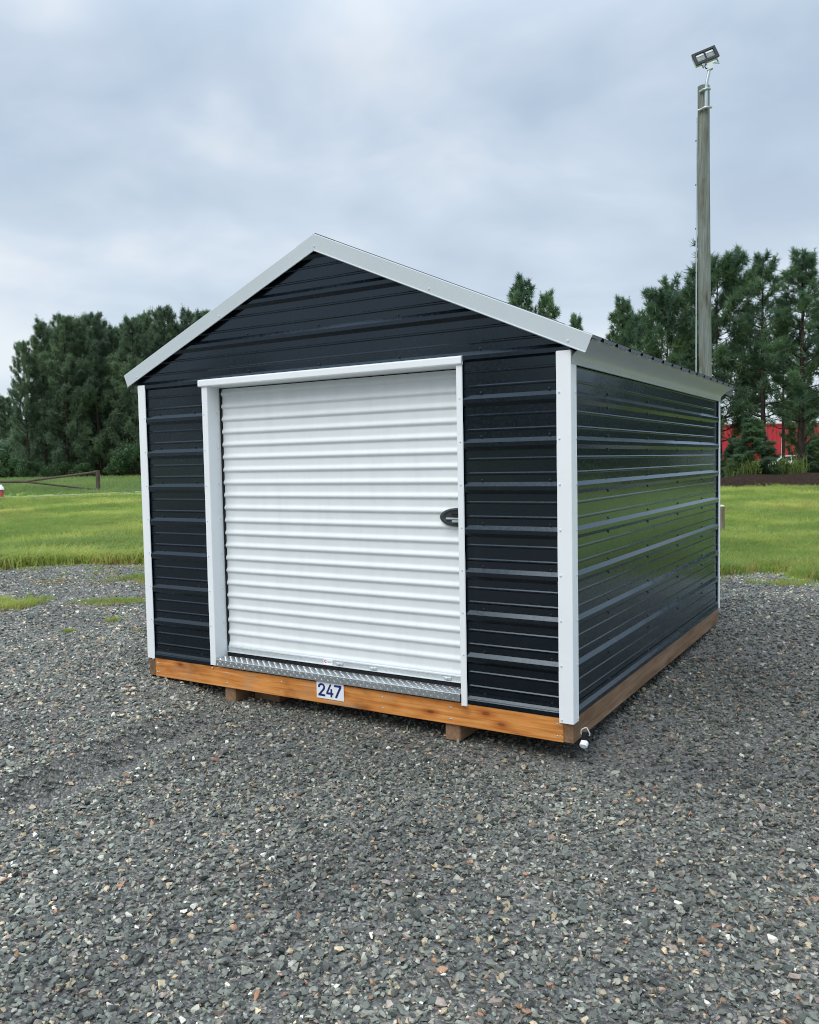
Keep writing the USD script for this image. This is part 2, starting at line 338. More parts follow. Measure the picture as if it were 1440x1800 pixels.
def stone(name, col, rough=0.5):
    c = np.array(col) * np.array([1.24, 1.18, 1.08])
    return mat(name, {
        'o': ('object_info', {}), 'g': ('geometry', {}),
        'n': ('noise_texture', {'scale': 130.0, 'detail': 3.0}),
        'mr': ('map_range', {'from_min': 0.0, 'from_max': 1.0, 'to_min': 0.62, 'to_max': 1.4}),
        'mr2': ('map_range', {'from_min': 0.3, 'from_max': 0.7, 'to_min': 0.82, 'to_max': 1.2}),
        'n2': ('noise_texture', {'scale': 0.9, 'detail': 4.0}),
        'mr3': ('map_range', {'from_min': 0.35, 'from_max': 0.65, 'to_min': 0.80, 'to_max': 1.12}),
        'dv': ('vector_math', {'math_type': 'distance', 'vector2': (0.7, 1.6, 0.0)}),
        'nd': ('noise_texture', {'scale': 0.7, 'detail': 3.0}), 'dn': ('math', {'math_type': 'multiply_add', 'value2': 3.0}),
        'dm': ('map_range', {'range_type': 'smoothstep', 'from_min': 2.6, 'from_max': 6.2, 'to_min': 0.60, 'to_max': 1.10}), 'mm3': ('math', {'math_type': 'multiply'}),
        'mm': ('math', {'math_type': 'multiply'}), 'mm2': ('math', {'math_type': 'multiply'}),
        's': ('vector_math', {'math_type': 'scale', 'vector1': tuple(c)}),
        'p': ('principled_bsdf', {'roughness': rough, 'specular_ior_level': 0.4})},
        [('g.position', 'n.vector'), ('o.random', 'mr.value'), ('n.fac', 'mr2.value'), ('g.position', 'n2.vector'), ('n2.fac', 'mr3.value'), ('mr.result', 'mm.value1'), ('mr2.result', 'mm.value2'),
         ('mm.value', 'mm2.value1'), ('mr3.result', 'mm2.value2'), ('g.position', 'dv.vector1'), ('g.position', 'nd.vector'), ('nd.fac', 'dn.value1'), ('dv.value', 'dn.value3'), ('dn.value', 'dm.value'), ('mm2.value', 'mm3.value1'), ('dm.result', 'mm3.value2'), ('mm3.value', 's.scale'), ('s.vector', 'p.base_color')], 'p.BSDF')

# ------------------------------------------------------------------ terrain
def sstep(a, b, x):
    t = np.clip((np.asarray(x, float) - a) / (b - a), 0, 1); return t * t * (3 - 2 * t)

def height(x, y):
    x, y = np.asarray(x, float), np.asarray(y, float)
    h = 0.085 * np.exp(-(((x + 3.55) / 0.75) ** 2 + ((y - 0.1) / 1.0) ** 2))
    h = h + 0.095 * np.exp(-(((x - 0.35) / 0.9) ** 2 + ((y - 4.2) / 1.5) ** 2))
    p = np.stack([x * 0.9, y * 0.9, 0 * x], -1)
    d = np.hypot(x - CAM[0], y - CAM[1])
    h = h + 0.045 * (meshkit.fbm(p, 3, 3) - 0.5) * sstep(60, 10, d)
    w_ = x + 2.27 + 0.16 * (meshkit.noise(np.stack([y * 1.6, 0 * y, 0 * y], -1), 21) - 0.5)         # an old wheel rut leading up to the left of the door
    h = h + (0.075 * np.exp(-(w_ / 0.12) ** 2) - 0.075 * np.exp(-((w_ - 0.20) / 0.11) ** 2)) * sstep(-4.2, -2.6, y) * sstep(-0.1, -0.7, y)
    h = h - 0.035 * np.exp(-((y - 0.15) / 0.42) ** 2) * sstep(-2.9, -2.4, x) * sstep(0.5, 0.05, x)                             # scooped out under the front beam
    p = np.stack([x * 0.06, y * 0.06, 0 * x], -1)
    h = h + 0.25 * (meshkit.noise(p, 9) - 0.5) * sstep(10, 40, d)
    h = h + 0.55 * sstep(55, 90, np.hypot(x - CAM[0], y - CAM[1])) * sstep(-20, -45, x)
    return h

pad_pts = [(-10.55, 3.6), (-10.2, 4.45), (-9.1, 5.0), (-7, 5.6), (-5, 6.4), (-2.5, 7.1), (-1.2, 7.15), (-0.7, 7.2), (-0.2, 7.65), (0.15, 7.1), (0.5, 6.9), (1.4, 6.8), (3, 6.5), (6, 6.6), (14, 6.0), (22, 5),
           (26, -44), (-34, -44), (-28, -6), (-16, -3), (-12.2, 0.5), (-11.2, 2.6)]
PAD = Polygon(pad_pts)
shapely.prepare(PAD)

def lines(a, b, step, far, k=1.28):
    c = list(np.arange(a, b + 1e-6, step)); s = step; x = c[-1]; l = c[0]; up_, lo = [], []
    while x < far: s *= k; x += s; up_.append(x)
    s = step
    while l > -far: s *= k; l -= s; lo.append(l)
    return np.array(lo[::-1] + c + up_)
XS, YS = lines(-13.5, 4.5, 0.09, 380, 1.22), lines(-5, 10, 0.09, 380, 1.22)
GX, GY = np.meshgrid(XS, YS, indexing='ij')
GZ = height(GX, GY)
def grid_mesh(dz, keep=None):
    n = len(YS); i, j = np.meshgrid(np.arange(len(XS) - 1), np.arange(n - 1), indexing='ij')
    i, j = i.ravel(), j.ravel()
    if keep is not None:
        cx, cy = (XS[i] + XS[i + 1]) / 2, (YS[j] + YS[j + 1]) / 2
        k = keep(cx, cy); i, j = i[k], j[k]
    a = i * n + j
    f = np.stack([a, a + n, a + n + 1, a + 1], 1)
    used, inv = np.unique(f, return_inverse=True)
    v = np.stack([GX, GY, GZ + dz], -1).reshape(-1, 3)[used]
    return v, inv.reshape(-1, 4)
top('ground', grid_mesh(0.0), GROUND, True, 'green mown field running out to the trees', 'ground', kind='structure')
top('gravel_ground', grid_mesh(0.006, lambda x, y: shapely.contains_xy(PAD, x, y)), GRAVELBED, True, 'grey crushed stone yard under the shed', 'gravel yard', kind='structure')

# ------------------------------------------------------------------ shed
W, L = 3.086, 3.55
SHED = thing('shed', (-W / 2, L / 2, 0), 'black metal garden shed with white trim and white roll-up door on gravel', 'shed')
def Z(z): return z + G0
PITCHR = 0.2286
def rib_profile(z0, z1, h=0.0158, phase=-0.006, lo=0.0042):
    """(offset, z) points of ribbed sheeting laid sideways: tall ribs every 23 cm and two low ones between."""
    pts = [(0.0, z0)]
    k0, k1 = int(math.floor((z0 - 0.1) / PITCHR)), int(math.ceil((z1 + 0.1) / PITCHR))
    for k in range(k0, k1 + 1):
        c = k * PITCHR + phase
        for (cc, half, ht, hh) in ((c, 0.0315, 0.0105, h), (c + PITCHR / 3, 0.0080, 0.0025, lo), (c + 2 * PITCHR / 3, 0.0080, 0.0025, lo)):
            for dz, o in ((-half, 0), (-ht, hh), (ht, hh), (half, 0)):
                if z0 + 1e-4 < cc + dz < z1 - 1e-4: pts.append((o, cc + dz))
    pts.append((0.0, z1))
    return sorted(pts, key=lambda p: p[1])

FY, SX = 0.018, -0.018                          # planes of the flats behind the trim
XPK, ZPK = -1.543, 2.607
XR, ZR, XL, ZL = 0.114, 1.872, -3.199, 1.909
mR, mL = (ZPK - ZR) / (XR - XPK), (ZPK - ZL) / (XPK - XL)
def roofz(x): return ZPK - mR * (x - XPK) if x > XPK else ZPK - mL * (XPK - x)
def xright(z): return XPK + (ZPK - 0.03 - z) / mR
def xleft(z): return XPK - (ZPK - 0.03 - z) / mL

def front_sheet(name, z0, z1, xa, xb, y=FY, sgn=-1, label=None):
    pr = rib_profile(z0, z1)
    A = [(max(xa, xleft(z)), y + sgn * o, Z(z)) for o, z in pr]; B = [(min(xb, xright(z)), y + sgn * o, Z(z)) for o, z in pr]
    part(SHED, name, loft(B, A) if sgn < 0 else loft(A, B), BLACK, label=label)
# front wall: left and right of the door, then the gable
xa, xb = -W + 0.004, -0.004
for (z0, z1) in ((0.0, 0.96), (0.96, 1.8)):
    front_sheet('wall_sheet', z0, z1, xa, -2.47)
    front_sheet('wall_sheet', z0, z1, -0.625, xb)
front_sheet('wall_sheet', 1.8, 2.5135, xa, xb)
front_sheet('wall_sheet', 0.0, 0.9144, xa, xb, L + 0.03, 1); front_sheet('wall_sheet', 0.9144, 1.8288, xa, xb, L + 0.03, 1); front_sheet('wall_sheet', 1.8288, 2.55, xa, xb, L + 0.03, 1)
for x, s in ((SX, 1), (-W - SX, -1)):
    for (z0, z1) in ((0.0, 0.96), (0.96, 1.80)):
        pr = rib_profile(z0, z1, lo=0.0030)
        E0, E1 = [(x + s * o, 0.02, Z(z)) for o, z in pr], [(x + s * o, L + 0.035, Z(z)) for o, z in pr]
        part(SHED, 'wall_sheet', loft(E1, E0) if s > 0 else loft(E0, E1), BLACK)
# black base flashing: a sloping drip above the timber
pr = [(0.004, 0.036), (0.006, 0.012), (0.0155, -0.004), (0.0155, -0.026)]
for a, b in ((-W + 0.02, -2.487), (-0.602, -0.02)):
    part(SHED, 'base_trim', loft([(a, FY - o, Z(z)) for o, z in pr], [(b, FY - o, Z(z)) for o, z in pr]), BLACK)
part(SHED, 'base_trim', loft([(SX + o, 0.03, Z(z)) for o, z in pr], [(SX + o, L + 0.03, Z(z)) for o, z in pr]), BLACK)
part(SHED, 'base_trim', loft([(-W - SX - o, L + 0.03, Z(z)) for o, z in pr], [(-W - SX - o, 0.03, Z(z)) for o, z in pr]), BLACK)

def corner(x, y, sx, sy, w1, w2, zb, zt, name='corner_trim'):
    """White angle over a corner, its free edges hemmed back."""
    ps = [(x + sx * w1, y - sy * 0.010), (x + sx * (w1 + 0.004), y - sy * 0.003), (x + sx * w1, y), (x + sx * 0.0025, y), (x, y - sy * 0.0025 * -1 if False else y + sy * 0.0025),
          (x, y + sy * w2), (x - sx * 0.003, y + sy * (w2 + 0.004)), (x - sx * 0.010, y + sy * w2)]
    ps[0] = (x + sx * w1, y + sy * 0.010); ps[1] = (x + sx * (w1 + 0.004), y + sy * 0.003)
    ps[6] = (x + sx * 0.003, y + sy * (w2 + 0.004)); ps[7] = (x + sx * 0.010, y + sy * w2)
    part(SHED, name, loft([(a, b, Z(zb)) for a, b in ps], [(a, b, Z(zt)) for a, b in ps]), WHITE)
corner(0, 0, -1, 1, 0.074, 0.078, -0.052, 1.815)
corner(-W, 0, 1, 1, 0.066, 0.078, -0.032, 1.835)
corner(0, L + 0.062, -1, -1, 0.07, 0.045, -0.03, 1.815)
corner(-W, L + 0.055, 1, -1, 0.07, 0.07, -0.03, 1.835)

# timber floor frame
fbz0, fbz1 = Z(-0.155), Z(-0.030)
part(SHED, 'front_beam', box(-W + 0.068, -0.057, 0.006, 0.044, fbz0, fbz1, 0.003), PINEW, label='orange pine beam with knots below the door')
part(SHED, 'side_beam', box(-0.0565, -0.004, 0.008, L + 0.01, fbz0 + 0.002, fbz1, 0.003), TREATED)
part(SHED, 'side_beam', box(-W + 0.006, -W + 0.0675, 0.008, L + 0.01, fbz0 + 0.002, fbz1, 0.003), TREATED)
part(SHED, 'rear_beam', box(-W + 0.068, -0.057, L - 0.03, L + 0.008, fbz0, fbz1, 0.003), TREATED)
part(SHED, 'floor', box(-W + 0.04, -0.04, 0.05, L - 0.035, fbz1 + 0.002, fbz1 + 0.018), TREATED)
for x in (-2.40, -0.755):
    part(SHED, 'skid', box(x, x + 0.092, 0.03, L - 0.05, -0.02, fbz0 - 0.001, 0.006), SKIDW)
part(SHED, 'shim_block', box(-2.26, -2.05, 0.16, 0.42, -0.02, 0.035, 0.004), SKIDW)
part(SHED, 'shim_block', box(-0.64, -0.45, 0.30, 0.50, -0.02, 0.035, 0.004), SKIDW)

# door surround
DY = 0.100
zj = 1.79
js = [(-2.488, 0.008), (-2.491, 0.002), (-2.487, -0.002), (-2.443, -0.002), (-2.4405, 0.0005), (-2.4405, DY + 0.03)]
part(SHED, 'door_jamb', loft([(a, b, Z(-0.018 if i < 4 else 0.004)) for i, (a, b) in enumerate(js)], [(a, b, Z(zj)) for a, b in js]), WHITE)
js = [(-0.603, 0.008), (-0.600, 0.002), (-0.604, -0.002), (-0.634, -0.002), (-0.6365, 0.0005), (-0.6365, DY + 0.03)]
part(SHED, 'door_jamb', loft([(a, b, Z(-0.039 if i < 4 else 0.004)) for i, (a, b) in enumerate(js)], [(a, b, Z(zj)) for a, b in js]), WHITE)
hp = [(0.010, 1.838), (-0.010, 1.833), (-0.014, 1.828), (-0.014, 1.796), (-0.010, 1.790), (DY + 0.03, 1.785)]
hm = cat_m([loft([(-2.508, y, Z(z)) for y, z in hp], [(-0.599, y, Z(z)) for y, z in hp]),
            (np.array([(-2.508, y, Z(z)) for y, z in hp[:5]] + [(-2.508, 0.010, Z(1.79))]), np.array([(0, 1, 5), (1, 2, 5), (2, 3, 5), (3, 4, 5)])),
            (np.array([(-0.599, y, Z(z)) for y, z in hp[:5]] + [(-0.599, 0.010, Z(1.79))]), np.array([(0, 1, 5), (1, 2, 5), (2, 3, 5), (3, 4, 5)]))])
part(SHED, 'door_header', hm, WHITE)
# dark guides either side of the curtain
part(SHED, 'door_guide', box(-2.4395, -2.4285, DY + 0.0085, DY + 0.06, Z(0.02), Z(1.784)), DARK)
part(SHED, 'door_guide', box(-0.649, -0.638, DY + 0.004, DY + 0.06, Z(0.02), Z(1.784)), DARK)
# roll-up curtain
PER, DEP = 0.0825, 0.0112
zs, os_ = [], []
z = 1.8102
shape = [(0.0, 0.0), (0.06, 0.0), (0.38, 0.01), (0.47, 0.06), (0.54, 0.24), (0.61, 0.56), (0.67, 0.84), (0.72, 0.97), (0.77, 1.0), (0.81, 0.96), (0.86, 0.76), (0.91, 0.42), (0.955, 0.12)]
while z > 0.10:
    for t, d in shape:
        zz = z - t * PER
        if 0.092 < zz < 1.7845: zs.append(zz); os_.append(d * DEP)
    z -= PER
zs.append(0.092); os_.append(0.004)
rows = []
for x in np.linspace(-2.4283, -0.645, 9):
    rows.append([(x, DY + 0.022 - o, Z(zz)) for zz, o in zip(zs, os_)])
ROLL_D = part(SHED, 'roller_door', loftn(rows), CURT, 50, label='white corrugated roll-up door')
part(ROLL_D, 'bottom_bar', cat_m([box(-2.430, -0.647, DY + 0.006, DY + 0.03, Z(0.054), Z(0.0935), 0.003), box(-2.430, -0.647, DY - 0.008, DY + 0.006, Z(0.054), Z(0.058), 0.001),
                                  box(-2.430, -0.647, DY + 0.0035, DY + 0.0065, Z(0.084), Z(0.088), 0.001)]), ALU)
part(ROLL_D, 'bottom_seal', box(-2.428, -0.649, DY + 0.008, DY + 0.028, Z(0.0275), Z(0.0535)), DARK)
stx = -1.640
st = part(ROLL_D, 'sticker', box(stx, stx + 0.068, DY + 0.002, DY + 0.0034, Z(0.055), Z(0.092)), SIGNW)
bits = [box(stx + 0.028 + 0.0055 * i, stx + 0.0318 + 0.0055 * i, DY + 0.0012, DY + 0.002, Z(0.070), Z(0.070 + 0.006 + 0.002 * (i % 2)), 0) for i in range(6)]
part(ROLL_D, 'sticker_print', cat_m(bits), GREYINK)
a = np.linspace(0.6, 5.9, 14)
c = np.array([stx + 0.015, Z(0.075)])
ring = [[(c[0] + r * math.cos(t), DY + 0.0015, c[1] + r * math.sin(t)) for t in a] for r in (0.0095, 0.0045)]
part(ROLL_D, 'sticker_logo', loftn(ring), REDINK)
for x in (-1.545, -1.30, -0.80):                  # lift handles and slide bolts on the bar
    part(ROLL_D, 'bar_fitting', cat_m([box(x, x + 0.05, DY - 0.004, DY + 0.0055, Z(0.064), Z(0.078), 0.002), box(x + 0.018, x + 0.03, DY - 0.012, DY - 0.004, Z(0.066), Z(0.076), 0.002)]), ALU)
# latch: a black half oval with a hand slot and a slide
lx, lz, ly = -0.692, 0.974, DY - 0.002
th = np.linspace(math.pi / 2, 3 * math.pi / 2, 25)
def latch_ring(k, y): return [(lx + 0.112 * k * math.cos(t), y, Z(lz) + 0.052 * k * math.sin(t)) for t in th]
lm = loftn([r_ for r_ in [latch_ring(1.0, ly + 0.02), latch_ring(1.0, ly), latch_ring(0.95, ly - 0.005), latch_ring(0.80, ly - 0.007), latch_ring(0.74, ly - 0.001), latch_ring(0.01, ly + 0.002)]])
lm = cat_m([lm, box(lx, lx + 0.044, ly - 0.007, ly + 0.02, Z(lz - 0.052), Z(lz + 0.052), 0.004)])
LT = part(ROLL_D, 'latch', lm, LATCHM, 30)
part(ROLL_D, 'latch', cat_m([box(lx - 0.07, lx + 0.02, ly - 0.012, ly - 0.004, Z(lz - 0.012), Z(lz - 0.002), 0.003), box(lx - 0.03, lx + 0.012, ly - 0.016, ly - 0.002, Z(lz - 0.027), Z(lz - 0.016), 0.002)]), GALV, label='metal slide bolt of the latch')
part(ROLL_D, 'latch', cat_m([tube([(lx + 0.012 - 0.014 * i, ly - 0.006, Z(lz + 0.022)), (lx + 0.012 - 0.014 * i, ly - 0.0135, Z(lz + 0.024))], 0.0075, 8) for i in range(4)]), DARK, label='black finger holes of the latch')

# diamond tread plate threshold
PT, PF = 0.0255, -0.010
plate = [(DY + 0.05, PT), (PF + 0.002, PT), (PF, PT - 0.002), (PF, -0.017)]
TP = part(SHED, 'threshold_plate', loft([(-2.430, y, Z(z)) for y, z in plate], [(-0.6375, y, Z(z)) for y, z in plate]), PLATE)
def lug(c, d, n, l=0.0105, w=0.0028, h=0.0024):
    c, d, n = np.array(c, float), np.array(d, float), np.array(n, float); s = np.cross(n, d)
    v = [c + d * l, c + s * w, c - d * l, c - s * w, c + d * l * .45 + n * h, c - d * l * .45 + n * h]
    return np.array(v), np.array([(0, 1, 4), (1, 5, 4), (1, 2, 5), (2, 3, 5), (3, 4, 5), (3, 0, 4)])
lugs = []
sp = 0.0235
for i in range(int(1.78 / sp)):
    for j in range(6):
        s = 1 if (i + j) % 2 else -1
        x = -2.418 + i * sp
        if j < 5: lugs.append(lug((x, PF + 0.012 + j * sp * 0.95, Z(PT + 0.0002)), (0.7071, s * 0.7071, 0), (0, 0, 1)))
    for j in range(2):
        s = 1 if (i + j) % 2 else -1
        lugs.append(lug((x, PF - 0.0002, Z(0.0135 - j * 0.0185)), (0.7071 * .8, 0, -s * 0.7071 * .8), (0, -1, 0)))
part(TP, 'tread_lug', cat_m(lugs), PLATE, kind='stuff')

# number plate
NP = part(SHED, 'number_plate', box(-1.621, -1.420, 0.0015, 0.0055, Z(-0.123), Z(-0.016), 0.0008), SIGNW, label='white plate with blue number 247')
for ch, x in (('2', -1.609), ('4', -1.549), ('7', -1.489)):
    t = meshkit.text_mesh(ch, 0.078, 0.0008, True); t = trimesh.Trimesh(t.vertices, t.faces, process=False)
    v = np.array(t.vertices); b0, b1 = v.min(0), v.max(0)
    v = (v - b0) / (b1 - b0)
    part(NP, 'digit', (np.stack([x + v[:, 0] * 0.053, 0.0013 - v[:, 2] * 0.0008, Z(-0.109) + v[:, 1] * 0.078], 1), np.array(t.faces)), NAVY)

# rake trim on the gable, front and rear
def rake(side, y, s, name='rake_trim'):
    if side > 0: P0, P1 = np.array([XPK, ZPK]), np.array([XR, ZR])
    else: P0, P1 = np.array([XPK, ZPK]), np.array([XL, ZL])
    d = P1 - P0; ln = np.linalg.norm(d); d /= ln; n = np.array([-d[1], d[0]]) * (-1 if d[0] > 0 else 1)   # n points down
    if n[1] > 0: n = -n
    prof = [(-0.004, 0.060), (-0.004, 0.004), (0.0, 0.0), (0.080, 0.0), (0.0855, -0.007), (0.089, -0.004)]    # (distance below the roof edge, depth)
    A, B = [], []
    for q, yy in prof:
        t0 = -(n[0] * q) / d[0]                                    # reach the ridge line x = XPK
        a = P0 + n * q + d * t0; b = P1 + n * q
        A.append((a[0], y + s * yy, Z(a[1]))); B.append((b[0], y + s * yy, Z(b[1])))
    A[-1] = A[-1]
    m = cat_m([loft(A, B)])
    part(SHED, name, m, GREYT)
for side in (1, -1):
    rake(side, -0.014, 1); rake(side, L + 0.10, -1)

# roof sheets, ribs running down the slope
def roof_sheet(side, y0, y1):
    x1, z1 = (XR + 0.012, ZR - 0.003) if side > 0 else (XL - 0.012, ZL - 0.003)
    d = np.array([x1 - XPK, z1 - ZPK]); d /= np.linalg.norm(d); n = np.array([-d[1], d[0]]) * (1 if side > 0 else -1)
    pr = rib_profile(y0, y1, 0.017, 0.115)
    A = [(XPK + n[0] * (o - .017), yy, Z(ZPK + n[1] * (o - .017))) for o, yy in pr]
    B = [(x1 + n[0] * (o - .017), yy, Z(z1 + n[1] * (o - .017))) for o, yy in pr]
    part(SHED, 'roof_sheet', loft(A, B), BLKROOF)
ycuts = [0.012, 0.915, 1.829, 2.743, L + 0.085]
for side in (1, -1):
    for a, b in zip(ycuts[:-1], ycuts[1:]): roof_sheet(side, a, b)
cp = []
for q in (-0.16, -0.155, -0.01, 0.0, 0.01, 0.155, 0.16):
    m_ = mR if q > 0 else mL
    cp.append((XPK + q * 0.9, ZPK + 0.009 - m_ * abs(q) * 0.9 - (0.012 if abs(q) > 0.158 else 0)))
part(SHED, 'ridge_cap', loft([(x, -0.004, Z(z)) for x, z in cp], [(x, L + 0.09, Z(z)) for x, z in cp]), BLKROOF)

# eave trim: sloping soffit under the roof edge and a flange on the wall
for s, x0, zt in ((1, 0.0, 1.855), (-1, -W, 1.885)):
    prf = [(0.108, zt + 0.004), (0.100, zt - 0.006), (0.055, zt - 0.030), (0.022, zt - 0.052), (0.010, zt - 0.066), (0.0035, zt - 0.084), (0.0035, zt - 0.106), (-0.004, zt - 0.108)]
    part(SHED, 'eave_trim', loftn([[(x0 + s * a, yy, Z(z)) for a, z in prf] for yy in (0.004, L + 0.05)]), EAVEM, 60)

# screws
sw = []
for k in range(0, 8):
    zz = Z(k * PITCHR + 0.012) if k else Z(-0.036)
    sw.append(disc_dome(np.array([-0.062, 0.0, zz]), (0, -1, 0), 0.0062, 0.005)); sw.append(disc_dome(np.array([0.0, 0.066, zz]), (1, 0, 0), 0.0062, 0.005))
    sw.append(disc_dome(np.array([-W + 0.055, 0.0, zz]), (0, -1, 0), 0.0055, 0.004)); sw.append(disc_dome(np.array([-2.474, -0.002, zz]), (0, -1, 0), 0.0055, 0.004))
    sw.append(disc_dome(np.array([-2.4405, 0.08, zz + 0.01]), (1, 0, 0), 0.0055, 0.004)); sw.append(disc_dome(np.array([-0.616, -0.002, zz]), (0, -1, 0), 0.0055, 0.004))
for side in (1, -1):
    for q in (0.0, 0.46, 0.93):
        x = XPK + side * q * 1.65; z = roofz(x) - 0.068
        if side > 0 or q > 0: sw.append(disc_dome(np.array([x, -0.014, Z(z)]), (0, -1, 0), 0.007, 0.005))
for y in np.arange(0.35, 3.5, 0.62):
    sw.append(disc_dome(np.array([0.0035, y, Z(1.760)]), (1, 0, 0), 0.006, 0.005))
part(SHED, 'trim_screws', cat_m(sw), SCREWW, kind='stuff')
sb = []
for k in range(0, 8):
    zz = k * PITCHR + 0.036
    for y in (0.62, 1.42, 2.2, 2.98):
        sb.append(disc_dome(np.array([SX, y, Z(zz)]), (1, 0, 0), 0.0075, 0.007))
        sb.append(disc_dome(np.array([SX, y, Z(zz - 0.078)]), (1, 0, 0), 0.0075, 0.007))
    for x in (-0.12, -0.58 if False else -0.50, -2.58, -2.90):
        sb.append(disc_dome(np.array([x, FY, Z(zz)]), (0, -1, 0), 0.007, 0.006))
for k in (8, 9):
    for x in (-2.1, -1.55, -1.0, -0.5):
        if xleft(k * PITCHR + .2) < x < xright(k * PITCHR + .2): sb.append(disc_dome(np.array([x, FY, Z(k * PITCHR + 0.036)]), (0, -1, 0), 0.007, 0.006))
part(SHED, 'wall_screws', cat_m(sb), SCREWB, kind='stuff')

nl = [disc_dome(np.array([x, 0.006, Z(z)]), (0, -1, 0), 0.0055, 0.002) for x in (-2.36, -2.352, -0.71, -0.702, -0.075, -0.09, -3.0, -2.985, -1.15, -1.9) for z in (-0.062, -0.125)]
part(SHED, 'beam_nails', cat_m(nl), GALV, kind='stuff')
# a plug on a wire bail hanging at the corner
PLG = thing('hanging_plug', (0.045, 0.05, Z(-0.13)), 'small black plug with round white cap on bent wire at the shed corner', 'plug')
o = np.array([0.045, 0.05, Z(-0.13)])
part(PLG, 'wire_loop', tube(o + np.array([(-0.016, -0.02, 0.026), (-0.017, -0.02, 0.044), (-0.012, -0.02, 0.052), (0.008, -0.02, 0.064), (0.014, -0.02, 0.062), (0.028, -0.02, 0.036), (0.026, -0.02, 0.024)]), 0.0036, 8), ALU, 40)
part(PLG, 'barrel', tube(o + np.array([(0, -0.012, 0.034), (0.0, -0.015, -0.006), (0.0, -0.02, -0.016)]), [0.0155, 0.0155, 0.0155], 14), DARK, 40)
part(PLG, 'cap', tube(o + np.array([(0, -0.016, -0.014), (0.0, -0.034, -0.026), (0.0, -0.038, -0.029)]), [0.020, 0.0205, 0.017], 18), WHITE, 40)

# ------------------------------------------------------------------ light pole
PB = np.array([-1.2105, 8.83, 0.0])
PH = 6.80
POLE = thing('light_pole', PB, 'tall weathered timber pole with a floodlight on top behind the shed', 'light pole')
n = 26
zz = np.linspace(-0.3, PH, n)
px = 0.012 * np.sin(zz * 0.9)
pts = np.stack([PB[0] + px * 0.5 - 0.006 * zz, PB[1] + 0 * zz, zz], 1)
part(POLE, 'pole', tube(pts, np.linspace(0.096, 0.083, n), 16), POLEW, 40)
tp = pts[-1]
vd = np.array([CAM[0] - tp[0], CAM[1] - tp[1], 0]); vd /= np.linalg.norm(vd)      # towards the photographer
vr = np.array([-vd[1], vd[0], 0])                                                # to the right as seen from there
ez = np.array([0, 0, 1.0])
def L3(a, b, c): return tp + vr * a + vd * b + ez * c
part(POLE, 'conduit', tube([L3(-0.088, 0.02, -0.43), L3(-0.094, 0.02, -2.0), L3(-0.099, 0.02, -4.5), L3(-0.104, 0.02, -6.9)], 0.011, 8), GALV, 40)
part(POLE, 'conduit_strap', cat_m([tube([L3(-0.099 - .001 * i, 0.02, -0.75 - 0.62 * i), L3(-0.112 - .001 * i, 0.02, -0.75 - 0.62 * i)], 0.012, 8) for i in range(6)]), LAMPB, kind='stuff')
part(POLE, 'bracket_pipe', tube([L3(0.035, 0.10, -0.36), L3(0.035, 0.10, -0.05), L3(0.042, 0.10, 0.02), L3(0.07, 0.09, 0.16), L3(0.075, 0.09, 0.20)], [0.026, 0.026, 0.024, 0.024, 0.024], 12), GALV, 40)
for dz, w in ((-0.345, 0.105), (-0.09, 0.085)):
    part(POLE, 'clamp', tube([L3(-w + 0.03, 0.09, dz - 0.012), L3(-0.03, 0.10, dz - 0.004), L3(0.0, 0.125, dz), L3(0.035, 0.13, dz + 0.004), L3(0.07, 0.115, dz + 0.006), L3(w, 0.085, dz + 0.008)], 0.017, 8), GALV, 40)
part(POLE, 'junction_box', trimesh.Trimesh(*_hull(np.array([L3(0.085 + a * 0.038, 0.09 + b * 0.03, 0.225 + c * 0.045 + a * .012) for a in (-1, 1) for b in (-1, 1) for c in (-1, 1)])), process=False), GALV)
part(POLE, 'cable', tube([L3(0.06, 0.11, 0.20), L3(0.03, 0.12, 0.195), L3(0.015, 0.12, 0.225), L3(0.03, 0.12, 0.275), L3(0.055, 0.11, 0.30), L3(0.050, 0.08, 0.33), L3(0.045, 0.05, 0.36)], 0.0085, 8), LAMPB, 40)
# lamp head, turned to its left and tipped down
hc = L3(0.020, 0.03, 0.405)
hx = vr * math.cos(0.42) * 0.93 + vd * -0.25 + ez * 0.33; hx /= np.linalg.norm(hx)
hn = vd * 0.93 - vr * 0.36 - ez * 0.05; hn = hn - hx * (hn @ hx); hn /= np.linalg.norm(hn)
hz = np.cross(hn, hx); hz = hz if hz[2] > 0 else -hz
def H3(a, b, c): return hc + (hx * a + hn * b + hz * c) * 0.80
def hbox(a0, a1, b0, b1, c0, c1): return trimesh.Trimesh(*_hull(np.array([H3(a, b, c) for a in (a0, a1) for b in (b0, b1) for c in (c0, c1)])), process=False)
part(POLE, 'yoke', cat_m([tube([H3(-0.10, -0.03, -0.11), H3(-0.10, -0.03, -0.17), L3(-0.015, 0.09, 0.27), L3(0.085, 0.09, 0.255)], 0.011, 8), tube([H3(0.19, -0.06, -0.06), H3(0.19, -0.06, -0.19), L3(0.135, 0.09, 0.275), L3(0.085, 0.09, 0.255)], 0.011, 8)]), GALV)
HD = part(POLE, 'lamp_housing', cat_m([trimesh.Trimesh(*_hull(np.array([H3(a, b, c) for b, a_, c_ in ((-0.005, 0.21, 0.105), (-0.10, 0.19, 0.085)) for a in (-a_, a_) for c in (-c_, c_)])), process=False)]), LAMPG)
fr = [hbox(-0.215, 0.215, 0, 0.035, 0.075, 0.112), hbox(-0.215, 0.215, 0, 0.035, -0.112, -0.068), hbox(-0.215, -0.165, 0, 0.0345, -0.0675, 0.0745), hbox(0.165, 0.215, 0, 0.0345, -0.0675, 0.0745), hbox(-0.009, 0.009, 0, 0.033, -0.0675, 0.0745)]
part(POLE, 'lamp_frame', cat_m(fr), LAMPB)
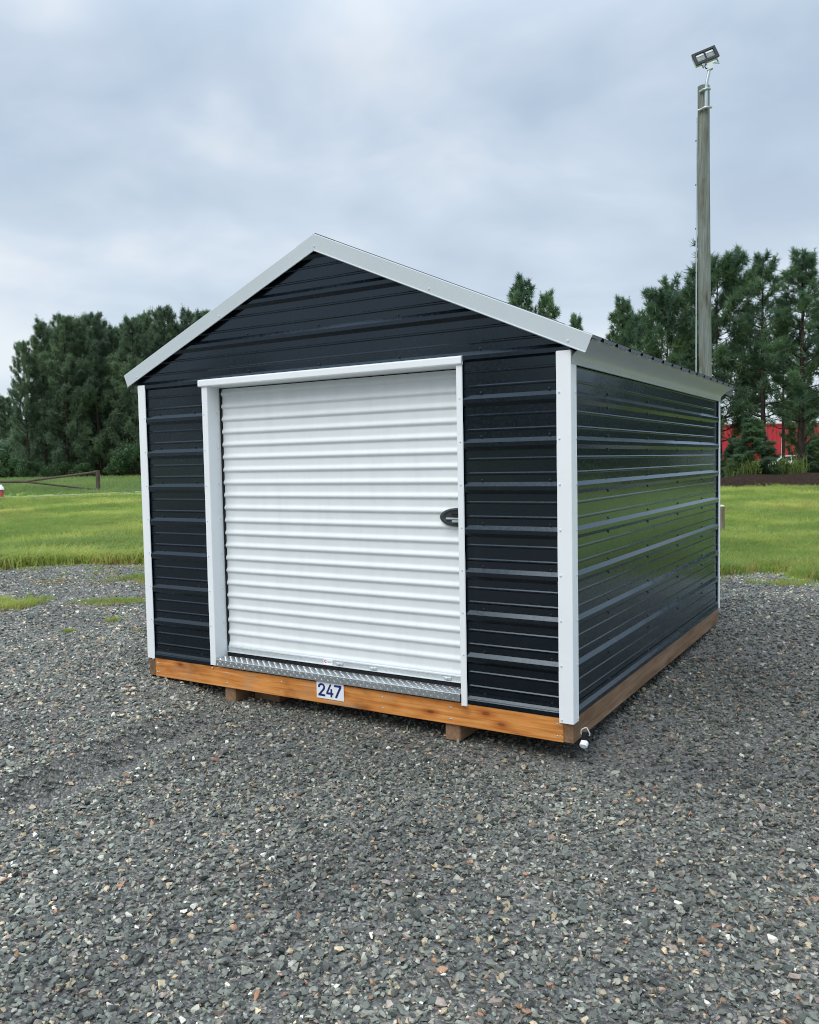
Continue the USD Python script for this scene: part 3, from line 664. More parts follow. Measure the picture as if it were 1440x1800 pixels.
LENS = mat('lamp_lens', {'g': ('geometry', {}), 'w': ('noise_texture', {'scale': 30.0, 'detail': 2.0}), 'r': ('rgb_ramp', {'ramp': [(0.3, (0.16, 0.19, 0.18)), (0.7, (0.36, 0.40, 0.38))]}), 'p': ('principled_bsdf', {'roughness': 0.12, 'specular_ior_level': 0.6})},
           [('g.position', 'w.vector'), ('w.fac', 'r.fac'), ('r.color', 'p.base_color')], 'p.BSDF')
for a0, a1 in ((-0.163, -0.010), (0.010, 0.163)):
    lens = part(POLE, 'lens', hbox(a0, a1, 0.002, 0.012, -0.067, 0.074), LENS)
    part(lens, 'reflector', hbox(a0 + 0.012, a1 - 0.008, 0.0125, 0.02, 0.030, 0.060), SIGNW)

# short timber bollard in the grass
BP = np.array([-1.79, 12.7]); bh = float(height(*BP))
BOL = thing('bollard', (BP[0], BP[1], bh), 'short weathered round timber post standing in the grass behind the shed', 'bollard')
part(BOL, 'post', tube([(BP[0], BP[1], bh - 0.1), (BP[0], BP[1], bh + 0.3), (BP[0] + 0.004, BP[1], bh + 0.57)], [0.112, 0.108, 0.104], 18, False), POSTW, 40)
part(BOL, 'cut_top', tube([(BP[0] + 0.004, BP[1], bh + 0.568), (BP[0] + 0.004, BP[1], bh + 0.582), (BP[0] + 0.004, BP[1], bh + 0.598)], [0.106, 0.104, 0.075], 18), POSTTOP, 40)

# ------------------------------------------------------------------ gate, hydrant, track at the far left
RUST = paint('rusty_pipe', (0.10, 0.07, 0.06), 0.7, 0.3, 0.0, 4.0, 0.3)
def ray(px_, py_): return fw + right * (px_ - 720) / FPX - up * (py_ - 900) / FPX
def onground(px_, D):
    """Ground point seen in column px_ at a depth of D metres."""
    d = ray(px_, 815); p = CAM + d * D; return np.array([p[0], p[1], float(height(p[0], p[1]))])
gp = onground(171, 58.0)
GATE = thing('barrier_gate', gp, 'rusty pipe barrier gate with a braced post at the edge of the mown field', 'gate')
gl = onground(46, 57.0); gl2 = onground(-70, 56.0)
H = 1.45
part(GATE, 'post', box(gp[0] - 0.11, gp[0] + 0.11, gp[1] - 0.11, gp[1] + 0.11, gp[2] - 0.1, gp[2] + H, 0.02), RUST)
part(GATE, 'upper_rail', tube([gp + ez * (H - 0.1), gl + ez * 0.80], 0.075, 8), RUST, 40)
part(GATE, 'brace', tube([gp + ez * 0.1, gl + ez * 0.74], 0.065, 8), RUST, 40)
part(GATE, 'boom', tube([gl + ez * 0.77, gl2 + ez * 0.80], 0.085, 8), RUST, 40)
fh = onground(0, 50.0)
HYD = thing('hydrant', fh, 'small red fire hydrant with a white bonnet at the far left of the field', 'hydrant')
HRED = paint('hydrant_red', (0.40, 0.09, 0.07), 0.5, 0.4, 0.0, 4.0, 0.15)
part(HYD, 'barrel', tube([fh, fh + ez * 0.06, fh + ez * 0.065, fh + ez * 0.46], [0.17, 0.17, 0.12, 0.12], 14), HRED, 40)
part(HYD, 'bonnet', tube([fh + ez * 0.455, fh + ez * 0.52, fh + ez * 0.62, fh + ez * 0.70, fh + ez * 0.76], [0.17, 0.165, 0.13, 0.06, 0.035], 14), WHITE, 40)
for s in (-1, 1):
    part(HYD, 'outlet', tube([fh + ez * 0.36 + r0 * s * 0.1, fh + ez * 0.36 + r0 * s * 0.20], 0.07, 10), HRED, 40)
tr = [onground(-60, 50), onground(20, 48.5), onground(150, 52.5), onground(260, 56), onground(420, 62), onground(600, 70)]
tr = np.array(tr)
rows_ = [[], []]
for p, q in zip(tr[:-1], tr[1:]):
    for t in np.linspace(0, 1, 8, endpoint=False):
        c = p + (q - p) * t; nrm = np.array([-(q - p)[1], (q - p)[0], 0]); nrm /= np.linalg.norm(nrm)
        for r_, s in zip(rows_, (-0.75, 0.75)):
            e = c + nrm * s; r_.append((e[0], e[1], float(height(e[0], e[1])) + 0.03))
top('track', loftn(rows_), TRACK, False, 'pale narrow track crossing the field before the gate', 'track', kind='structure')

# ------------------------------------------------------------------ mulch bank
MULCH = mat('mulch', {'g': ('geometry', {}), 'n': ('noise_texture', {'scale': 7.0, 'detail': 6.0, 'roughness': 0.7}),
    'r': ('rgb_ramp', {'ramp': [(0.3, (0.018, 0.012, 0.010)), (0.55, (0.042, 0.027, 0.020)), (0.75, (0.075, 0.048, 0.032))]}),
    'b': ('bump', {'strength': 1.0, 'distance': 0.08}), 'p': ('principled_bsdf', {'roughness': 0.95, 'specular_ior_level': 0.1})},
    [('g.position', 'n.vector'), ('n.fac', 'r.fac'), ('r.color', 'p.base_color'), ('n.fac', 'b.height'), ('b.normal', 'p.normal')], 'p.BSDF')
bank = np.array([(-34, 30), (-20, 33), (-8, 36.2), (-3, 37.6), (4, 39.5), (14, 41), (30, 43), (44, 43)], float)
def bank_line(t): i = np.clip(int(t), 0, len(bank) - 2); return bank[i] + (bank[i + 1] - bank[i]) * (t - i)
rows_ = []
for t in np.linspace(0, len(bank) - 1.001, 120):
    c = bank_line(t); d = bank_line(min(t + .05, len(bank) - 1.0)) - bank_line(max(t - .05, 0)); d /= np.linalg.norm(d); nn = np.array([-d[1], d[0]])
    row = []
    for k, (o_, hh) in enumerate(((-0.3, -0.1), (0.0, 0.06), (0.5, 0.26), (1.0, 0.42), (1.7, 0.52), (2.6, 0.56), (3.8, 0.50), (6.0, 0.34), (9.0, 0.2), (12.0, -0.1))):
        j = 0.5 * (meshkit.fbm(np.array([t * 5.0, o_ * 0.9, 0.3]), 3, 4) - 0.5)
        e = c + nn * (o_ + 0.7 * (meshkit.noise(np.array([t * 3.0, 0.5, 0.1]), 5) - 0.5)); row.append((e[0], e[1], float(height(e[0], e[1])) + hh + (j if 0 < k < 9 else 0)))
    rows_.append(row)
top('mulch_bank', loftn(rows_), MULCH, True, 'low dark brown mulch bank under the pines on the right', 'bank', kind='structure')

# ------------------------------------------------------------------ trees
def needle_tufts(P, A, size, rng, n=11, w=0.11, spread=1.0):
    """Tufts of n blade-like needles at the points P around the axes A."""
    k = len(P)
    A = A / np.maximum(np.linalg.norm(A, axis=1, keepdims=True), 1e-9)
    d = rng.normal(size=(k, n, 3)) * spread; d += A[:, None, :] * 0.9
    d /= np.linalg.norm(d, axis=2, keepdims=True)
    s = np.cross(d, rng.normal(size=(k, n, 3))); s /= np.linalg.norm(s, axis=2, keepdims=True)
    ln = np.asarray(size)[:, None, None] * rng.uniform(0.7, 1.15, (k, n, 1))
    b = P[:, None, :] + d * ln * 0.04
    v = np.stack([b + s * ln * w * .5, b - s * ln * w * .5, P[:, None, :] + d * ln], 2).reshape(-1, 3)
    return v, np.arange(len(v)).reshape(-1, 3)

def pine(seed, H=12.0, base=0.3, rad=2.4, dens=1.0, tuft=0.38, droop=0.0, fill=1.0, pointed=0.6):
    """Trunk with limbs, and a crown of needle tufts on upswept branches: (trunk mesh, crown mesh)."""
    rng = np.random.default_rng(seed)
    tubes, TP_, TA, TS = [], [], [], []
    bend = rng.normal(0, 0.12, 2)
    def trunk_at(z): t = z / H; return np.array([bend[0] * math.sin(t * 2.4), bend[1] * math.sin(t * 2.0), z])
    zs_ = np.linspace(-0.3, H * 0.985, 14)
    tubes.append(tube([trunk_at(z) for z in zs_], np.interp(zs_, [-0.3, 0.5, H], [0.19 * H / 12, 0.155 * H / 12, 0.018]), 8, False))
    z = H * base
    while z < H * 0.975:
        t = (z - H * base) / (H * (1 - base))
        reach = rad * (1 - t) ** pointed * (0.55 + 0.45 * min(1, t / 0.18 + 0.3)) + 0.22
        nb = rng.integers(3, 6)
        a0 = rng.uniform(0, 6.28)
        for k in range(nb):
            if rng.random() > 0.95 * fill: continue
            a = a0 + k * 6.28 / nb + rng.normal(0, 0.25); R_ = reach * rng.uniform(0.6, 1.12)
            el = 0.15 + 0.75 * t + rng.normal(0, 0.13) - droop
            hor = np.array([math.cos(a), math.sin(a), 0]); s0 = trunk_at(z)
            q = np.linspace(0, 1, 6)
            rise = math.tan(min(el, 1.25)) * 0.5
            bp = s0 + hor * (R_ * q)[:, None] + ez * (R_ * (rise * q + 0.32 * q ** 2))[:, None] + rng.normal(0, 0.04 * R_, (6, 3)) * q[:, None]
            tubes.append(tube(bp, np.linspace(0.045 * (1 - t * .7), 0.008, 6) * H / 12, 4, False))
            nt = max(3, int((3 + R_ * 4.6) * dens))
            for qq in rng.uniform(0.22, 1.0, nt) ** 0.75:
                p = np.array([np.interp(qq, q, bp[:, i]) for i in range(3)])
                side = rng.normal(size=3) * 0.7 + hor * 0.7 + ez * 0.55; side /= np.linalg.norm(side)
                tl = R_ * (0.10 + 0.26 * (1 - qq * 0.6)) * rng.uniform(0.5, 1.2)
                e = p + side * tl
                for m_ in range(2 + (rng.random() < 0.6)):
                    TP_.append(p + (e - p) * (1 - 0.42 * m_) + rng.normal(0, 0.05, 3)); TA.append(side + ez * 0.5); TS.append(tuft * rng.uniform(0.75, 1.25))
            for m_ in range(2 + int(R_ * 1.2)):                      # upright shoots
                qq = rng.uniform(0.45, 1.0); p = np.array([np.interp(qq, q, bp[:, i]) for i in range(3)]); ax = ez + rng.normal(0, 0.16, 3) + hor * 0.15
                for st_ in (0.02, 0.16, 0.30, 0.43): TP_.append(p + ax * st_ * (0.65 + .25 * t)); TA.append(ax * 2.2); TS.append(tuft * (0.68 - st_ * 0.5))
            tip = bp[-1] - bp[-2]
            for m_ in range(4):
                TP_.append(bp[-1] + tip * 0.5 * (m_ - 2) * 0.6); TA.append(tip / np.linalg.norm(tip) + ez * 0.6); TS.append(tuft)
        z += (0.34 + 0.30 * (1 - t)) * rng.uniform(0.8, 1.2) * H / 12
    for m_ in range(9):
        TP_.append(trunk_at(H * (0.955 + 0.005 * m_))); TA.append(ez); TS.append(tuft * 0.9)
    cv = needle_tufts(np.array(TP_), np.array(TA), np.array(TS), rng)
    return cat_m(tubes), cv

def tree_src(name, mesh, needle, loc, label, group, rz, sc, cat='pine tree'):
    t = thing(name, loc, label, cat, group, rz, sc)
    part(t, 'trunk', mesh[0], BARK, 40, world=False); part(t, 'crown', mesh[1], needle, world=False)
    return t

class Kind:
    def __init__(self, name, mesh, needle): self.name, self.mesh, self.needle, self.src = name, mesh, needle, None
    def put(self, loc, label, group, rz, sc):
        if self.src is None: self.src = tree_src(self.name, self.mesh, self.needle, loc, label, group, rz, sc); return self.src
        return copy_of(self.src, loc, label, 'pine tree', group, rz, sc)
KA = Kind('pine_tree', pine(1, 12, 0.27, 2.3, 1.0, 0.36, pointed=0.8), NEEDLE)
KB = Kind('tall_pine_tree', pine(2, 12, 0.24, 2.1, 1.05, 0.36, pointed=0.85), NEEDLE)
KC = Kind('bushy_pine_tree', pine(3, 12, 0.16, 3.3, 1.5, 0.46, pointed=0.45), NEEDLE)
KD = Kind('young_pine_tree', pine(4, 12, 0.03, 3.1, 1.7, 0.62, pointed=0.7), NEEDLE)
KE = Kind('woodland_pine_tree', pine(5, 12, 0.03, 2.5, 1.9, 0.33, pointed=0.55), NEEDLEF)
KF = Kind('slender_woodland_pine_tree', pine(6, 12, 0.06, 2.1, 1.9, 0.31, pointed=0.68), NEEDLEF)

def height_for(px_, ytop, D, zb):
    d = ray(px_, ytop); return (CAM + d * D)[2] - zb
gr = 'pines along the bank on the right'
for (K, px_, yt, D, rz, dz, wide, lab) in [
    (KB, 1095, 522, 52, 20, 0.5, 0.9, 'small pointed pine rising just beyond the roof edge, left of the pole'),
    (KC, 1165, 512, 49, 80, 0.5, 0.80, 'broad bushy pine left of the light pole'),
    (KC, 1268, 456, 48, 200, 0.5, 0.88, 'dense rounded pine directly behind the light pole'),
    (KA, 1343, 450, 46, 130, 0.5, 1.0, 'open pine with bare dark trunk in front of the red building'),
    (KB, 1408, 440, 44.5, 10, 0.5, 1.15, 'tallest pine with pointed top near the right edge'),
    (KA, 1470, 470, 45, 300, 0.5, 1.0, 'pine cut off by the right edge of the photo'),
    (KB, 918, 487, 60, 100, 0.3, 0.95, 'pine top showing above the right roof slope, tallest of the three there'),
    (KB, 965, 512, 60, 220, 0.3, 0.85, 'middle pine top showing above the right roof slope'),
    (KB, 1015, 552, 62, 330, 0.3, 0.8, 'lowest pine top showing above the right roof slope'),
    (KD, 1324, 738, 42.5, 40, 0.4, 1.75, 'dark young pine with low branches before the red building'),
    (KD, 1432, 775, 43, 160, 0.4, 1.5, 'low young pine at the right edge beside the red building'),
    (KC, 1118, 560, 54, 150, 0.4, 0.8, 'low bushy pine at the roof edge behind the pointed one'),
    (KA, 1215, 500, 56, 250, 0.4, 1.0, 'pine partly hidden between the bushy pine and the pole'),
    (KD, 1290, 772, 44.5, 200, 0.4, 1.6, 'dark low young pine on the bank close to the shed corner'), (KC, 1402, 640, 58, 70, 0.3, 0.7, 'bushy farther pine low behind the trunk of the tallest pine'),
    (KA, 1378, 540, 56, 100, 0.4, 0.8, 'slim farther pine between the open pine and the tallest pine')]:
    p = onground(px_, D); p[2] += dz - 0.05
    s = height_for(px_, yt, D, p[2]) / 12.2
    K.put(p, lab, gr, rz, (s * wide, s * wide, s))
# the same row goes on to the right of the frame, where the shed's glossy side mirrors it
for i, (x, y, s, k) in enumerate([(2.5, 42.5, 0.5, 'D'), (5.2, 43.5, 0.55, 'D'), (7.6, 42.5, 0.72, 'C'), (9.4, 44.5, 0.8, 'C'), (10.4, 41.8, 0.45, 'D'), (12, 43.5, 0.7, 'C'), (13.4, 42, 0.4, 'D'), (15, 45, 0.5, 'D'), (17.5, 44, 0.5, 'D'), (20.5, 45.5, 0.45, 'D'), (23.5, 46, 0.5, 'D'), (27, 45.5, 0.4, 'D')]):
    {'C': KC, 'D': KD}[k].put((x, y, height(x, y) + 0.3), 'pine of the row that goes on to the right of the frame', 'pines right of the frame', i * 77, (s * 1.25, s * 1.25, s))
for i, (x, y, s) in enumerate([(-44, -46, 0.85), (-35, -50, 0.75), (-27, -55, 0.9), (-18, -52, 0.7), (-9, -57, 0.85), (0, -54, 0.75), (8, -58, 0.9), (17, -55, 0.8), (26, -52, 0.72), (35, -50, 0.85), (44, -44, 0.8), (52, -36, 0.85), (-52, -38, 0.8), (-60, -28, 0.85)]):
    (KC, KD)[i % 2].put((x, y, height(x, y)), 'pine of the row standing behind the photographer', 'pines behind the photographer', i * 61, (s * 1.5, s * 1.5, s))

gl_ = 'pines of the wood beyond the gate'
ords = ['first', 'second', 'third', 'fourth', 'fifth', 'sixth', 'seventh', 'eighth', 'ninth', 'tenth', 'eleventh']
front_row = [(52, 598, 86), (82, 560, 88), (118, 552, 87), (150, 556, 90), (178, 549, 88), (208, 572, 90), (238, 556, 87), (268, 547, 91), (300, 538, 89), (335, 541, 90), (366, 545, 88)]
for i, (px_, yt, D) in enumerate(front_row):
    p = onground(px_, D); s = height_for(px_, yt, D, p[2]) / 12.3
    K = (KE, KF)[i % 2]
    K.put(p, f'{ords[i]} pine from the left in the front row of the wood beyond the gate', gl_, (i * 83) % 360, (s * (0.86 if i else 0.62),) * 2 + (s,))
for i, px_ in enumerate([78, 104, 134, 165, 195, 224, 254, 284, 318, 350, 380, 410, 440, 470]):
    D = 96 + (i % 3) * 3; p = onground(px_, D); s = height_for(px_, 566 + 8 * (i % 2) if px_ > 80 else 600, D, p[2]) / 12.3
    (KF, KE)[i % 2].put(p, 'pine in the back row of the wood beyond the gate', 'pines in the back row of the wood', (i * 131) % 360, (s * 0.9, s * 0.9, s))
for i, (px_, yt, D) in enumerate([(-24, 684, 150), (-6, 690, 155), (10, 696, 150), (24, 712, 158)]):
    p = onground(px_, D); s = height_for(px_, yt, D, p[2]) / 12.3
    KE.put(p, f'distant hazy tree at the left edge, {ords[i]} of the low clump beyond the wood', 'distant trees at the left edge', i * 95, (s * 1.1, s * 1.1, s))

# the wood's dark depth behind the rows
rw = np.random.default_rng(77)
nw = 5200
wv = []
pxs, Ds = rw.uniform(-140, 620, nw), rw.uniform(100, 122, nw)
WP = []
for a_, D_ in zip(pxs, Ds): d = ray(a_, 815); WP.append(CAM + d * D_)
WP = np.array(WP); WP[:, 2] = height(WP[:, 0], WP[:, 1]) + 10.5 * rw.random(nw) ** 1.15 * (0.7 + 0.3 * meshkit.noise(WP * [.25, .25, 0], 5)) * np.interp(pxs, [-140, 15, 60, 90], [0.45, 0.5, 0.8, 1.0])
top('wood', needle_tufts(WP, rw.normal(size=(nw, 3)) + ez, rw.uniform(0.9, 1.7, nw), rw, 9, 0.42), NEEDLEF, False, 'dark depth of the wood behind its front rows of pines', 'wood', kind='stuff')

# ------------------------------------------------------------------ shrubs and weeds
def leaf_cloud(seed, n, r, h, size, lumps=7):
    rng = np.random.default_rng(seed)
    C = np.stack([rng.normal(0, r * .5, lumps), rng.normal(0, r * .5, lumps), rng.uniform(0.25, 0.8, lumps) * h], 1)
    R_ = rng.uniform(0.3, 0.55, lumps) * r
    k = rng.integers(0, lumps, n); d = rng.normal(size=(n, 3)); d /= np.linalg.norm(d, axis=1, keepdims=True)
    P = C[k] + d * R_[k][:, None] * rng.uniform(0.4, 1.05, (n, 1)) ** 0.6; P[:, 2] = np.maximum(P[:, 2], 0.03)
    u = rng.normal(size=(n, 3)); u /= np.linalg.norm(u, axis=1, keepdims=True); w = np.cross(u, rng.normal(size=(n, 3))); w /= np.linalg.norm(w, axis=1, keepdims=True)
    s = size * rng.uniform(0.6, 1.3, (n, 1))
    v = np.stack([P + u * s, P + w * s * .45, P - u * s, P - w * s * .45], 1).reshape(-1, 3)
    q = np.arange(n)[:, None] * 4
    f = np.vstack([q + [0, 1, 2], q + [0, 2, 3]])
    stems = cat_m([tube([(0.04 * math.cos(a), 0.04 * math.sin(a), -0.05), (C[j, 0] * .6, C[j, 1] * .6, C[j, 2] * .6), C[j]], [0.03, 0.02, 0.008], 5, False) for j, a in enumerate(np.linspace(0, 6, lumps))])
    return (v, f), stems
SH = None
sm, ss = leaf_cloud(21, 2600, 1.6, 3.2, 0.14)
for i, (px_, D, sc_, lab) in enumerate([
    (242, 84, 1.15, 'tall light green shrub at the wood edge beside the shed corner'), (205, 85, 0.7, 'low shrub at the wood edge right of the gate post'),
    (30, 83, 0.75, 'pale green shrub at the wood edge behind the boom'), (62, 84, 0.62, 'small round shrub at the wood edge behind the boom'),
    (115, 85, 0.6, 'low dark shrub at the wood edge behind the brace'), (150, 85, 0.55, 'low shrub at the wood edge behind the gate post'), (0, 90, 1.0, 'shrub at the far left edge of the wood')]):
    p = onground(px_, D)
    if SH is None:
        SH = thing('shrub', p, lab, 'shrub', 'shrubs along the wood edge', i * 50, sc_)
        part(SH, 'foliage', sm, SHRUBL, world=False); part(SH, 'stem', ss, BARK, world=False)
    else: copy_of(SH, p, lab, 'shrub', 'shrubs along the wood edge', i * 50, sc_)

def blades(seed, n, r, h, w, lean=0.35, seg=2, off=None):
    """n bent blades of grass in a disc of radius r."""
    rng = np.random.default_rng(seed)
    a = rng.uniform(0, 6.28, n); rr = r * np.sqrt(rng.random(n))
    P = np.stack([rr * np.cos(a), rr * np.sin(a), 0 * a - 0.01], 1) if off is None else off
    hh = h * rng.uniform(0.5, 1.2, n); az = rng.uniform(0, 6.28, n); ln = lean * rng.uniform(0.2, 1.5, n)
    D = np.stack([np.cos(az), np.sin(az), 0 * az], 1); S = np.stack([-np.sin(az + .6), np.cos(az + .6), 0 * az], 1)
    mid = P + D * (hh * ln * .3)[:, None] + ez * (hh * .6)[:, None]; tip = P + D * (hh * ln)[:, None] + ez * (hh * np.clip(1 - .3 * ln, .3, 1))[:, None]
    ww = (w * rng.uniform(.7, 1.3, n))[:, None]
    v = np.stack([P + S * ww, P - S * ww, mid + S * ww * .7, mid - S * ww * .7, tip], 1).reshape(-1, 3)
    q = np.arange(n)[:, None] * 5
    return v, np.vstack([q + [0, 1, 3], q + [0, 3, 2], q + [2, 3, 4]])

WD = None
wm = cat_m([blades(31, 150, 0.55, 1.0, 0.016, 0.5), leaf_cloud(32, 260, 0.5, 0.7, 0.07, 5)[0]])
for i, (px_, D, sc_, lab) in enumerate([
    (1292, 42.5, 0.9, 'yellow-green weed clump on the bank beside the shed edge'), (1310, 42, 1.25, 'larger yellow-green weed clump on the bank left of the young pine'),
    (1352, 43, 1.3, 'weed clump on the bank right of the young pine'), (1374, 43, 1.0, 'weed clump below the white corner trim'), (1400, 43, 1.2, 'weed clump on the bank right of the open pine trunk'),
    (1420, 43.5, 1.1, 'weed clump on the bank under the tallest pine'), (1440, 43.5, 1.2, 'weed clump at the right edge of the bank')]):
    p = onground(px_, D); p[2] += 0.42
    if WD is None:
        WD = thing('weed_clump', p, lab, 'weeds', 'weeds on the mulch bank', 0, sc_)
        part(WD, 'leaves', wm, WEEDL, world=False)
    else: copy_of(WD, p, lab, 'weeds', 'weeds on the mulch bank', i * 40, sc_)

# ------------------------------------------------------------------ red building and parked car behind the pines
REDB = paint('red_siding', (0.47, 0.026, 0.048), 0.5, 0.35, 0.0, 0.6, 0.12)
bo = onground(1375, 84.0); bz = float(bo[2])
er = r0; ef = np.array([-r0[1], r0[0], 0])
RB = thing('red_building', bo, 'red metal building with white trim behind the pines on the right', 'building')
def RP(a, b, c): return bo + er * a + ef * b + ez * c
def rbox(a0, a1, b0, b1, c0, c1): return trimesh.Trimesh(*_hull(np.array([RP(a, b, c) for a in (a0, a1) for b in (b0, b1) for c in (c0, c1)])), process=False)
HT = height_for(1400, 746, 84.0, bz)
part(RB, 'wall', rbox(-7.5, 12, 0, 9, -0.2, HT), REDB)
part(RB, 'siding_rib', cat_m([rbox(x, x + 0.07, -0.05, -0.002, 0.2, HT - 0.15) for x in np.arange(-7.3, 11.9, 0.45) if not (-0.15 < x < 0.15)]), REDB, kind='stuff')
part(RB, 'corner_trim', rbox(-0.09, 0.09, -0.08, -0.052, 0.0, HT * 0.72), WHITE)
part(RB, 'roof_edge', rbox(-7.6, 12.1, -0.15, 9.1, HT + 0.002, HT + 0.12), REDB)
cp_ = onground(1383, 78.0)
CAR = thing('parked_car', cp_, 'white car parked before the red building, mostly hidden by a pine trunk', 'car')
def CP(a, b, c): return cp_ + er * a + ef * b + ez * c
side = [(-2.2, 0.35), (-2.25, 0.75), (-1.35, 0.92), (-0.7, 1.42), (0.75, 1.45), (1.5, 1.0), (2.15, 0.92), (2.25, 0.4)]
sp_ = [(a, b, c) for b in (-0.85, 0.85) for a, c in side]
nS = len(side); v = np.array([CP(a, b * (0.82 if c > 1.2 else 1), c) for a, b, c in sp_])
f = [(i, (i + 1) % nS, nS + (i + 1) % nS) for i in range(nS)] + [(i, nS + (i + 1) % nS, nS + i) for i in range(nS)]
ctr = len(v); v = np.vstack([v, [CP(0, -0.86, 0.75), CP(0, 0.86, 0.75)]])
f += [(ctr, (i + 1) % nS, i) for i in range(nS)] + [(ctr + 1, nS + i, nS + (i + 1) % nS) for i in range(nS)]
part(CAR, 'body', (v, np.array(f)), SIGNW)
part(CAR, 'window', (np.array([CP(-1.15, -0.87, 0.98), CP(-0.62, -0.78, 1.36), CP(0.02, -0.78, 1.38), CP(0.02, -0.87, 0.98)]), np.array([(0, 1, 2), (0, 2, 3)])), DARK)
part(CAR, 'window', (np.array([CP(0.10, -0.87, 0.98), CP(0.10, -0.78, 1.38), CP(0.70, -0.78, 1.38), CP(1.25, -0.87, 1.0)]), np.array([(0, 1, 2), (0, 2, 3)])), DARK)
for a in (-1.4, 1.4):
    for b in (-0.88, 0.70): part(CAR, 'wheel', tube([CP(a, b, 0.32), CP(a, b + 0.18, 0.32)], 0.32, 14), DARK, 40)

# ------------------------------------------------------------------ scattered instancers
def instancer(name, protos, P, idx, Q, S, label, cat):
    path = numbered('/World', name)
    pi = UsdGeom.PointInstancer.Define(stage, path)
    tg = []
    for nm, m, mt in protos:
        pp = numbered(path, nm); usdkit.mesh(stage, pp, m, mt); tg.append(Sdf.Path(pp))
    pi.CreatePrototypesRel().SetTargets(tg)
    pi.CreatePositionsAttr(Vt.Vec3fArray.FromNumpy(P.astype(np.float32)))
    pi.CreateProtoIndicesAttr(Vt.IntArray.FromNumpy(idx.astype(np.int32)))
    pi.CreateOrientationsAttr(Vt.QuathArray([Gf.Quath(float(q[0]), float(q[1]), float(q[2]), float(q[3])) for q in Q]))
    pi.CreateScalesAttr(Vt.Vec3fArray.FromNumpy(S.astype(np.float32)))
    tag(pi, label, cat, kind='stuff')

def quat(yaw, tilt_axis, tilt):
    """yaw about z, then a tilt about a horizontal axis."""
    qy = np.stack([np.cos(yaw / 2), 0 * yaw, 0 * yaw, np.sin(yaw / 2)], 1)
    s = np.sin(tilt / 2); qt = np.stack([np.cos(tilt / 2), s * np.cos(tilt_axis), s * np.sin(tilt_axis), 0 * yaw], 1)
    w1, x1, y1, z1 = qt.T; w2, x2, y2, z2 = qy.T
    return np.stack([w1 * w2 - x1 * x2 - y1 * y2 - z1 * z2, w1 * x2 + x1 * w2 + y1 * z2 - z1 * y2, w1 * y2 - x1 * z2 + y1 * w2 + z1 * x2, w1 * z2 + x1 * y2 - y1 * x2 + z1 * w2], 1)

def wedge(rng, d0, d1, dens, a0=-0.66, a1=0.64):
    n = int(dens * 0.5 * (a1 - a0) * (d1 * d1 - d0 * d0))
    r = np.sqrt(rng.uniform(d0 * d0, d1 * d1, n)); a = rng.uniform(a0, a1, n)
    az = -YAW + a
    return CAM[0] + r * np.sin(az), CAM[1] + r * np.cos(az), r

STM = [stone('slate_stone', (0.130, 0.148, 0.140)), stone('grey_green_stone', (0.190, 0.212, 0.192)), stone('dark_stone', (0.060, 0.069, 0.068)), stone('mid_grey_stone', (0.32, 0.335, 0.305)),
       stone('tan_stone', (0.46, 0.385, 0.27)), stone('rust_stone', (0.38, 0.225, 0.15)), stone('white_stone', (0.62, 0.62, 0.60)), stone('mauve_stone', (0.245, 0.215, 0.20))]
WGT = np.array([0.34, 0.25, 0.15, 0.115, 0.045, 0.022, 0.018, 0.06])
rs = np.random.default_rng(11)
protos, pw = [], []
for mi, (mt, wt) in enumerate(zip(STM, WGT)):
    k = 4 if wt > 0.1 else 3
    for j in range(k):
        p = rs.normal(size=(11, 3)); p /= np.linalg.norm(p, axis=1, keepdims=True); p *= rs.uniform(0.8, 1.05, (11, 1))
        p *= np.array([1.0, rs.uniform(0.6, 0.85), rs.uniform(0.32, 0.55)]) * 0.5
        protos.append(('stone', _hull(p), mt)); pw.append(wt / k)
pw = np.array(pw) / sum(pw)
X, Y, R_ = [np.concatenate(q) for q in zip(wedge(rs, 1.5, 4.2, 3500, -.85, .95), wedge(rs, 1.5, 4.2, 3200, -.85, .95), wedge(rs, 4.2, 6.5, 2800, -.75, .8), wedge(rs, 4.2, 6.5, 1200, -.75, .8), wedge(rs, 6.5, 9.5, 1900), wedge(rs, 9.5, 16, 1000))]
jit = 0.35 * (meshkit.fbm(np.stack([X * 1.2, Y * 1.2, 0 * X], -1), 3, 2) - 0.5) * 2
keep = shapely.contains_xy(PAD, X, Y + jit) & ~((X > -W + 0.5) & (X < -0.5) & (Y > 0.9) & (Y < L - 0.2))
ed_ = shapely.distance(shapely.points(X, Y), PAD.exterior)
fines = meshkit.fbm(np.stack([X * 0.75, Y * 0.75, 0 * X], -1), 3, 31)                         # packed fines show between the chippings in places
keep &= rs.random(len(X)) < np.clip(1.25 - 2.4 * np.maximum(fines - 0.5, 0) - 0.75 * np.exp(-(ed_ / 1.7) ** 2) * (X < -3), 0.15, 1)
X, Y, R_ = X[keep], Y[keep], R_[keep]
n = len(X)
small = (rs.random(n) < np.interp(R_, [4, 6.5], [0.47, 0.3])) & (R_ < 6.5)
size = np.exp(rs.normal(math.log(0.0235), 0.36, n)) * (1 + 0.035 * np.maximum(R_ - 4, 0)); size = np.where(small, size * 0.58, size); size = np.clip(size, 0.008, 0.055)
P = np.stack([X, Y, height(X, Y) + 0.008 + rs.uniform(-0.008, 0.011, n)], 1)
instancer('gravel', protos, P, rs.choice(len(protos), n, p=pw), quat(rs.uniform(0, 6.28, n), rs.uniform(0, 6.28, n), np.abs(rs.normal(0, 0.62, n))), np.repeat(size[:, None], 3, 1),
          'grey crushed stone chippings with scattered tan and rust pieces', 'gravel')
print('stones', n)

